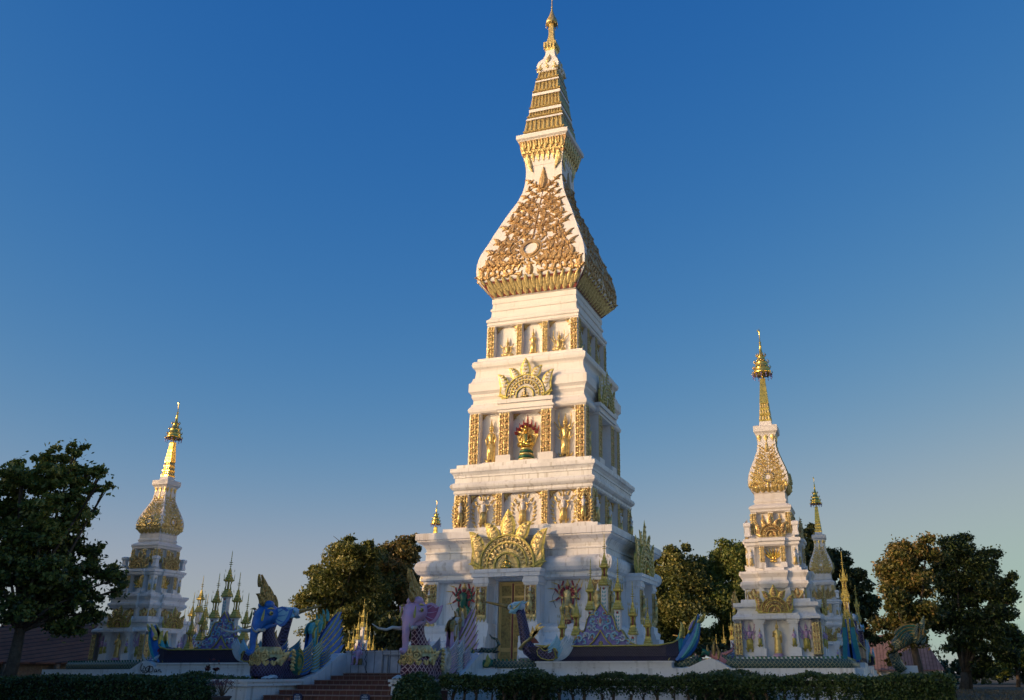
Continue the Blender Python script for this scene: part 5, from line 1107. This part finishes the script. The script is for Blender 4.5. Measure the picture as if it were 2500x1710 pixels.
tree('shady_tree',gpos(2345,66),EL(66,[(2330,1340,60,38,0),(2390,1370,60,40,0),(2440,1420,45,45,0),(2360,1430,80,60,.5),(2450,1480,40,40,0),(2400,1510,85,60,0),(2310,1500,60,50,.6),(2470,1455,22,26,0),(2440,1570,70,50,0),(2350,1570,60,30,0),(2300,1400,50,40,1),(2400,1630,60,40,1)]),62000,.21,'leaf_dark','large dark tree with two trunks near the right edge',.26,group='trees right of the terrace',lumps=14,gap=.46,extra=[('leaf_green',.18,lambda q:q[:,2]>0)])
b=MB(); p=Vector(gpos(2362,66.3)); b.sweep([p,p+Vector((.1,0,2)),p+Vector((-.2,0,4.3))],[.24,.2,.12],None,9); o=b.build('trunk','bark',bpy.data.objects['shady_tree.002'] if False else [x for x in bpy.data.objects if x.get('label','').startswith('large dark tree')][0])
tree('shady_tree',gpos(2480,80),EL(80,[(2490,1560,40,40,0),(2470,1620,50,40,0),(2520,1600,40,60,0)]),7000,.34,'leaf_green','low leafy tree at the right edge of the view',.15,group='trees right of the terrace')
tree('young_tree',gpos(2190,50),EL(50,[(2185,1590,18,20,0),(2178,1615,16,14,0)]),700,.22,'leaf_brown','small sunlit sapling before the pink roof',.04,group=None,lumps=6)
# far thickets closing the horizon
for nm,x0,x1,D,y0,y1,mt in (('far_thicket',-80,1060,95,1570,1640,'leaf_dark'),('far_thicket',1480,2560,100,1575,1640,'leaf_dark')):
    P=[]
    for i in range(int((x1-x0)/26)):
        x=x0+i*26; p=at(x,random.uniform(y0,y0+35),D+random.uniform(-4,4)); P+=[((p.x,p.y,p.z*.5+.2),(1.3,1.3,p.z*.55))]
    tag(leafmesh(nm,blob_points(P,14000,lumps=8),.42,mt),'dark far thicket closing the view beyond the terrace','thicket',kind='stuff')
# flower shrubs + hedges
def hedge(name,x0,x1,y0,y1,z0,z1,n,label,size=.085,mat='leaf_hedge',cat='hedge',rnd=.0,core=True):
    T=empty(name,((x0+x1)/2,(y0+y1)/2,.5),label,cat); P=[]
    A=rng.random((n,3)); L=np.array([x1-x0,y1-y0,z1-z0]); areas=[L[0]*L[1],L[0]*L[2]*1.0,L[0]*L[2]*.4,L[1]*L[2],L[1]*L[2]]; pr=np.array(areas)/sum(areas); f=rng.choice(5,n,p=pr)
    A[f==0,2]=1-.0; A[f==1,1]=0; A[f==2,1]=1; A[f==3,0]=0; A[f==4,0]=1
    Q=np.array([x0,y0,z0])+A*L; w=.05*np.sin(Q[:,0]*2.1)+.03*np.sin(Q[:,0]*5.3+1)+.02*np.sin(Q[:,0]*11.)
    Q[:,2]+=w*(A[:,2]); Q[:,1]+=.05*np.sin(Q[:,0]*3.+Q[:,2]*4); 
    if rnd:
        c=np.array([(x0+x1)/2,(y0+y1)/2,z0]); q=(Q-c)/(L*np.array([.5,.5,1])); m=np.maximum(1e-3,(np.abs(q)**2.6).sum(1)**(1/2.6)); q/=m[:,None]; Q=c+q*L*np.array([.5,.5,1])
    Q+=rng.normal(size=Q.shape)*.035; sp=rng.random(n)<.03; Q[sp,2]+=rng.random(sp.sum())*.09
    leafmesh('foliage',Q,size,mat,T)
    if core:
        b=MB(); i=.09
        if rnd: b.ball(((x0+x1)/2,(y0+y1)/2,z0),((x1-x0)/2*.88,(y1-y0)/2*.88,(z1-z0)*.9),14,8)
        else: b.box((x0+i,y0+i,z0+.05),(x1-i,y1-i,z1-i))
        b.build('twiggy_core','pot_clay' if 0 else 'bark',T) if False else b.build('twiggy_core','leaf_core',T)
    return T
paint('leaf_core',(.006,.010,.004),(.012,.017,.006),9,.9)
T=hedge('clipped_hedge',3.9,19.4,-20.6,-19.9,1.18,1.49,26000,'long clipped hedge on thin dark trunks before the terrace wall, right of the stairs')
for i in range(34):
    x=4.15+i*.46+random.uniform(-.08,.08); b=MB(); r_=random.uniform(.03,.055); y=-20.25+random.uniform(-.1,.1)
    b.sweep([(x,y,.4),(x+random.uniform(-.03,.03),y,.8),(x,y,1.0)],[r_*1.3,r_,r_*.8],None,7)
    for k in range(4): b.sweep([(x,y,.82+.05*k),(x+random.uniform(-.1,.1),y,1.0),(x+random.uniform(-.24,.24),y+random.uniform(-.15,.15),1.25)],[r_*.6,r_*.4,.012],None,5)
    b.build('stem','bark',T)
P=[]
Q=np.column_stack([rng.uniform(4,19.3,9000),rng.uniform(-20.55,-19.95,9000),1.2-np.abs(rng.normal(size=9000))*.16]); keep=rng.random(9000)<np.clip(1.25-(1.2-Q[:,2])*2.2-(np.sin(Q[:,0]*13.6)>.2)*.35*(1.2-Q[:,2])*6,0,1); leafmesh('foliage',Q[keep],.075,'leaf_hedge',T)
m=rng.random(3000); Q=np.column_stack([rng.uniform(14.5,19.4,5200),rng.uniform(-20.62,-20.3,5200),rng.uniform(.62,1.25,5200)]); leafmesh('foliage',Q[(rng.random(5200)<np.clip((Q[:,0]-14.3)*.35,0,1))],.08,'leaf_hedge',T)
hedge('clipped_hedge',5.15,6.35,-26.3,-25.2,.45,1.57,12000,'dense box shaped hedge block right of the stairs below the pink bird',.075,rnd=1)
hedge('round_shrub',4.95,6.95,-18.7,-17.6,.7,1.72,4000,'low domed dark shrub behind the hedge under the right swan boat',.09,cat='shrub',rnd=1)
hedge('round_shrub',11.6,14.3,-18.9,-17.7,.7,1.66,5000,'wide domed dark shrub in front of the green dragon head',.09,cat='shrub',rnd=1)
hedge('round_shrub',16.9,19.6,-17.6,-16.6,.6,1.52,4500,'bushy dark shrub at the right end of the terrace wall',.12,cat='shrub',rnd=1)
hedge('wild_hedge',-13.5,-3.1,-22.0,-20.2,.5,1.43,20000,'dark untrimmed hedge before the left terrace wall',.10,rnd=0)
hedge('round_shrub',-5.1,-3.3,-23.2,-21.4,.4,1.62,5000,'dark bush with red shoots left of the blue bird plinth',.09,cat='shrub',rnd=1)
hedge('wild_hedge',-25,-12.6,-21.5,-19.6,.5,1.2,9000,'low dark bushes beneath the big left tree',.12)
# potted shrub by the plinth
T=empty('potted_shrub',(-1.9,-23.9,.6),'pinkish potted shrub beside the left plinth of the stairs','potted plant')
x,y=-1.9,-23.9; b=MB(); b.lathe([(.2,.5),(.26,.86),(.3,.9),(.3,.94),(.24,.94)],(x,y),12); b.build('pot','pot_clay',T)
b=MB()
for i in range(26):
    a=random.uniform(0,6.3); r_=random.uniform(.1,.42); b.sweep([(x,y,.9),(x+r_*.5*math.cos(a),y+r_*.5*math.sin(a),1.15),(x+r_*math.cos(a),y+r_*math.sin(a),1.2+random.uniform(0,.3))],[.02,.01,.005],None,4)
b.build('stems','bark_pale',T)
paint_leaf=leafmat('leaf_pink',[(.08,.05,.05),(.2,.1,.12),(.3,.18,.2)],.2)
leafmesh('foliage',blob_points([((x,y,1.3),(.38,.38,.2))],420,lumps=14),.06,'leaf_pink',T)
T=empty('red_plant',(-6.2,-19.4,.9),'red leaved plant poking above the left hedge','plant')
b=MB(); 
for dx in (0,.35): b.sweep([(-6.2+dx,-19.4,.8),(-6.2+dx,-19.4,1.5),(-6.18+dx,-19.4,1.78)],.015,None,5)
b.build('stems','bark',T); leafmesh('foliage',blob_points([((-6.2,-19.4,1.8),(.13,.13,.12)),((-5.85,-19.4,1.74),(.11,.11,.1))],130,lumps=5),.12,'leaf_red',T)
# grass tufts right foreground
P=[]; 
for i in range(2600):
    p=at(random.uniform(2330,2520),1700,random.uniform(26,62)); P.append((p.x,p.y,gz(p.x,p.y)+random.uniform(.01,.14)))
tag(leafmesh('dry_grass',P,.16,'leaf_dry',aspect=.12),'dry grass tufts on the dark ground at right','grass',kind='stuff')
# ------------------------------------------------------------------ HALLS beyond the terrace
def hall(name,pts,z_e,z_r,mat,label,wall='white_weathered'):
    """gabled hall, pts=(a,b) eave line near side, depth vector to the far side"""
    A,B,D=(Vector((*p,0)) for p in pts); T=empty(name,(A.x,A.y,.6),label,'building')
    rd=(B-A).normalized(); o=rd*.6; mid=D*.5
    b=MB(); up=Vector((0,0,1)); e0=A-o+up*z_e;e1=B+o+up*z_e; r0=A-o+mid+up*z_r; r1=B+o+mid+up*z_r; f0=A-o+D+up*z_e; f1=B+o+D+up*z_e; th=up*-.1
    for q in ((e0,e1,r1,r0),(r0,r1,f1,f0)): b.add([*q,*[v+th for v in q]],[(0,1,2,3),(7,6,5,4),(0,4,5,1),(1,5,6,2),(2,6,7,3),(3,7,4,0)])
    b.build('roof',mat,T)
    b=MB(); n=D.normalized(); a2=A+n*.5; b2=B+n*.5; a3=A+D-n*.5; b3=B+D-n*.5
    lo=up*.3; hi=up*(z_e-.05)
    b.add([a2+lo,b2+lo,b3+lo,a3+lo,a2+hi,b2+hi,b3+hi,a3+hi,(a2+a3)/2+up*(z_r-.25),(b2+b3)/2+up*(z_r-.25)],[(0,1,5,4),(2,3,7,6),(0,4,8,7,3),(1,2,6,9,5)]); b.build('wall',wall,T)
    b=MB(); L=(B-A).length
    for i in range(int(L/3)):
        q=A+rd*(1.5+i*3)-n*-.1; b.box((q.x-.12,q.y-.12,.3),(q.x+.12,q.y+.12,z_e-.1))
    b.build('post','bark_pale',T)
    return T
# left hall (two wings)
p=at(-60,1640,62); q=at(262,1640,66); hall('temple_hall',((p.x,p.y),(q.x,q.y),(-6,9)),2.2,4.6,'roof_brown','long brown tiled roof hall behind the left tree','bark_pale')
p=at(150,1640,76); q=at(330,1640,80); hall('temple_hall',((p.x,p.y),(q.x,q.y),(-5,9)),3.1,5.6,'roof_pink','pinkish tiled roof between the left tree and the left small stupa','bark_pale')
p=at(2020,1640,92); q=at(2290,1640,92); hall('temple_hall',((p.x,p.y),(q.x,q.y),(-3,10)),1.9,5.1,'roof_pink','pale pink roofed hall behind the right end of the terrace')
# rearing naga right of the terrace
def rearing_naga():
    D=44.5; T=empty('rearing_naga',gpos(2205,D),'green rearing naga statue with a raised crest in front of the orange tree','naga statue')
    W3=lambda x,y: tuple(at(x,y,D))
    P=[W3(2205,1640),W3(2190,1620),(W3(2183,1600)),W3(2190,1575),W3(2205,1560),W3(2222,1552)]
    b=MB(); b.sweep(P,[.22,.22,.24,.28,.34,.3],None,12); b.build('body','naga_scale',T)
    c,s=math.cos(YAW),math.sin(YAW); o=Vector(at(2230,1560,D)); M=lambda u,v,h:(o.x+c*u+s*h,o.y+s*u-c*h,o.z+v)
    b=MB(); b.m=0
    for i in range(5): b.arc(M,-.1,-.3,.30+.13*i,.37+.13*i,40,170-6*i,.05,.16,12)
    b.m=1
    for i in range(5): b.arc(M,-.1,-.3,.37+.13*i,.41+.13*i,40,170-6*i,.05,.18,12)
    b.build('hood',['green_glaze','gold_dull'],T)
    b=MB(); b.m=0
    for (u,v,a,L,w,bn) in ((0,-.2,.9,.75,.5,.3),(.2,.05,1.1,.75,.4,.1),(.0,.1,1.4,.6,.34,-.3),(.35,.4,1.2,.6,.24,.1),(.2,-.2,.4,.45,.3,.5)): b.flame(M,u,v,a,L,w,bn,.25,.1)
    b.m=1
    for (u,v,a,L,w,bn) in ((.05,-.1,1.,.6,.14,.3),(.3,.15,1.2,.5,.12,.1)): b.flame(M,u,v,a,L,w,bn,.35,.1)
    b.build('head',['naga_scale','gold_dull'],T)
    b=MB(); q=Vector(gpos(2222,D)); b.rings([(.5,q.z-.2),(.5,q.z+.5),(.4,q.z+.6),(.35,q.z+1.3)],c=(q.x,q.y+.6)); b.build('plinth','white_low',T)
rearing_naga()
# ------------------------------------------------------------------ SHADE TREES and thickets, unseen, put in behind and left to cast shade
SA=R(49.5); SE=R(11.2); sd=Vector((-math.sin(SA),-math.cos(SA),0)); pe=Vector((math.cos(SA),-math.sin(SA),0))
SH=[(-7,46,11.5),(0.6,47,12.4),(9.6,48,17.6),(13,47,16.2),(18.5,48,15.0),(24,47,14.3),(30,48,14.0),(-14,47,11.5),(36,48,14),(-10,54,11.5),(-3.5,54,11.8),(4.0,54,18.4),(7.2,54,18),(11.8,54,17.6),(16,54,16.4),(21,54,15.6),(27,54,15.2),(33,54,15)]
proto=None
for i,(l,D,H) in enumerate(SH):
    p=sd*D+pe*l
    if proto is None:
        proto=tree('shade_tree',(p.x,p.y,.3),[((p.x,p.y,.3+H*.55),(3.6,3.6,H*.33)),((p.x+1,p.y,.3+H*.8),(2.6,2.6,H*.16)),((p.x-1,p.y+1,.3+H*.3),(3.2,3.2,H*.22))],9000,.5,'leaf_dark','unseen broad tree toward the low sun, put in to shade the terrace',.3,group='unseen shade trees',cat='tree',gap=.6,lumps=26)
        H0=H
    else:
        c=copy_tree(proto); c.location=(p.x,p.y,.3); c.rotation_euler=(0,0,i*1.7); c.scale=(1,1,H/H0)
for i,l in enumerate((-12,-8,-4,0,4,8,12,17,22,27,32)):  # unseen thickets added to stop low sun slipping under the crowns
    p=sd*42+pe*l; shade_thicket=leafmesh('thicket',blob_points([((p.x,p.y,2.2),(2.8,2.8,2.4))],1700,lumps=14,gap=.6),.6,'leaf_dark'); tag(shade_thicket,'unseen dense thicket put in to block low sun outside the terrace grounds','thicket','unseen sun-blocking thickets')
# ------------------------------------------------------------------ LIGHT
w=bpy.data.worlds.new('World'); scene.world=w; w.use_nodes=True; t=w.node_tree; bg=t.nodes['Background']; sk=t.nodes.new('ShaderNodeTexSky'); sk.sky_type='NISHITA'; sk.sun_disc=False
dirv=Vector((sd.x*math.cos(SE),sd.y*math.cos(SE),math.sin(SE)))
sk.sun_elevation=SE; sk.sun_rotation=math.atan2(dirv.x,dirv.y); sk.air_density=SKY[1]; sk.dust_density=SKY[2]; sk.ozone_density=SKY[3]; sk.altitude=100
sp=t.nodes.new('ShaderNodeSeparateColor'); cb=t.nodes.new('ShaderNodeCombineColor'); t.links.new(sk.outputs[0],sp.inputs[0])
R0,G0,B0=sp.outputs
def smin(a,c):
    q=_m(t,'POWER',_m(t,'ADD',_m(t,'POWER',a,4.),_m(t,'POWER',c,4.)),.25); return _m(t,'DIVIDE',_m(t,'MULTIPLY',a,c),q)
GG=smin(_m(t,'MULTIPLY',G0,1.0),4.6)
X=_m(t,'MAXIMUM',_m(t,'SUBTRACT',G0,5.2),0.)  # warm glow added to the sky near the sun to lift shaded fill
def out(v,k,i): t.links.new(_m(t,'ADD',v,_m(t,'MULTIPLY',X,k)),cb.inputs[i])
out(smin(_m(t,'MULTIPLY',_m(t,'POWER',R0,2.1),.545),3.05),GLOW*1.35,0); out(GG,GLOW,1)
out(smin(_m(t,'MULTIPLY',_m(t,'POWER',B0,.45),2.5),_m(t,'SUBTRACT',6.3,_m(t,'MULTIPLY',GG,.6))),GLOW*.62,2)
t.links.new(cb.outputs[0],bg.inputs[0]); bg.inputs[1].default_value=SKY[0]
sl=bpy.data.lights.new('sun','SUN'); so=bpy.data.objects.new('sun',sl); COL.objects.link(so); sl.energy=SUN; sl.angle=R(.5); sl.color=SUNC
so.rotation_euler=dirv.to_track_quat('Z','Y').to_euler(); so.location=dirv*60
vs=scene.view_settings; vs.view_transform='Standard'; vs.look='None'; vs.gamma=1; vs.exposure=EXPO
scene.render.engine='CYCLES'; scene.cycles.max_bounces=6
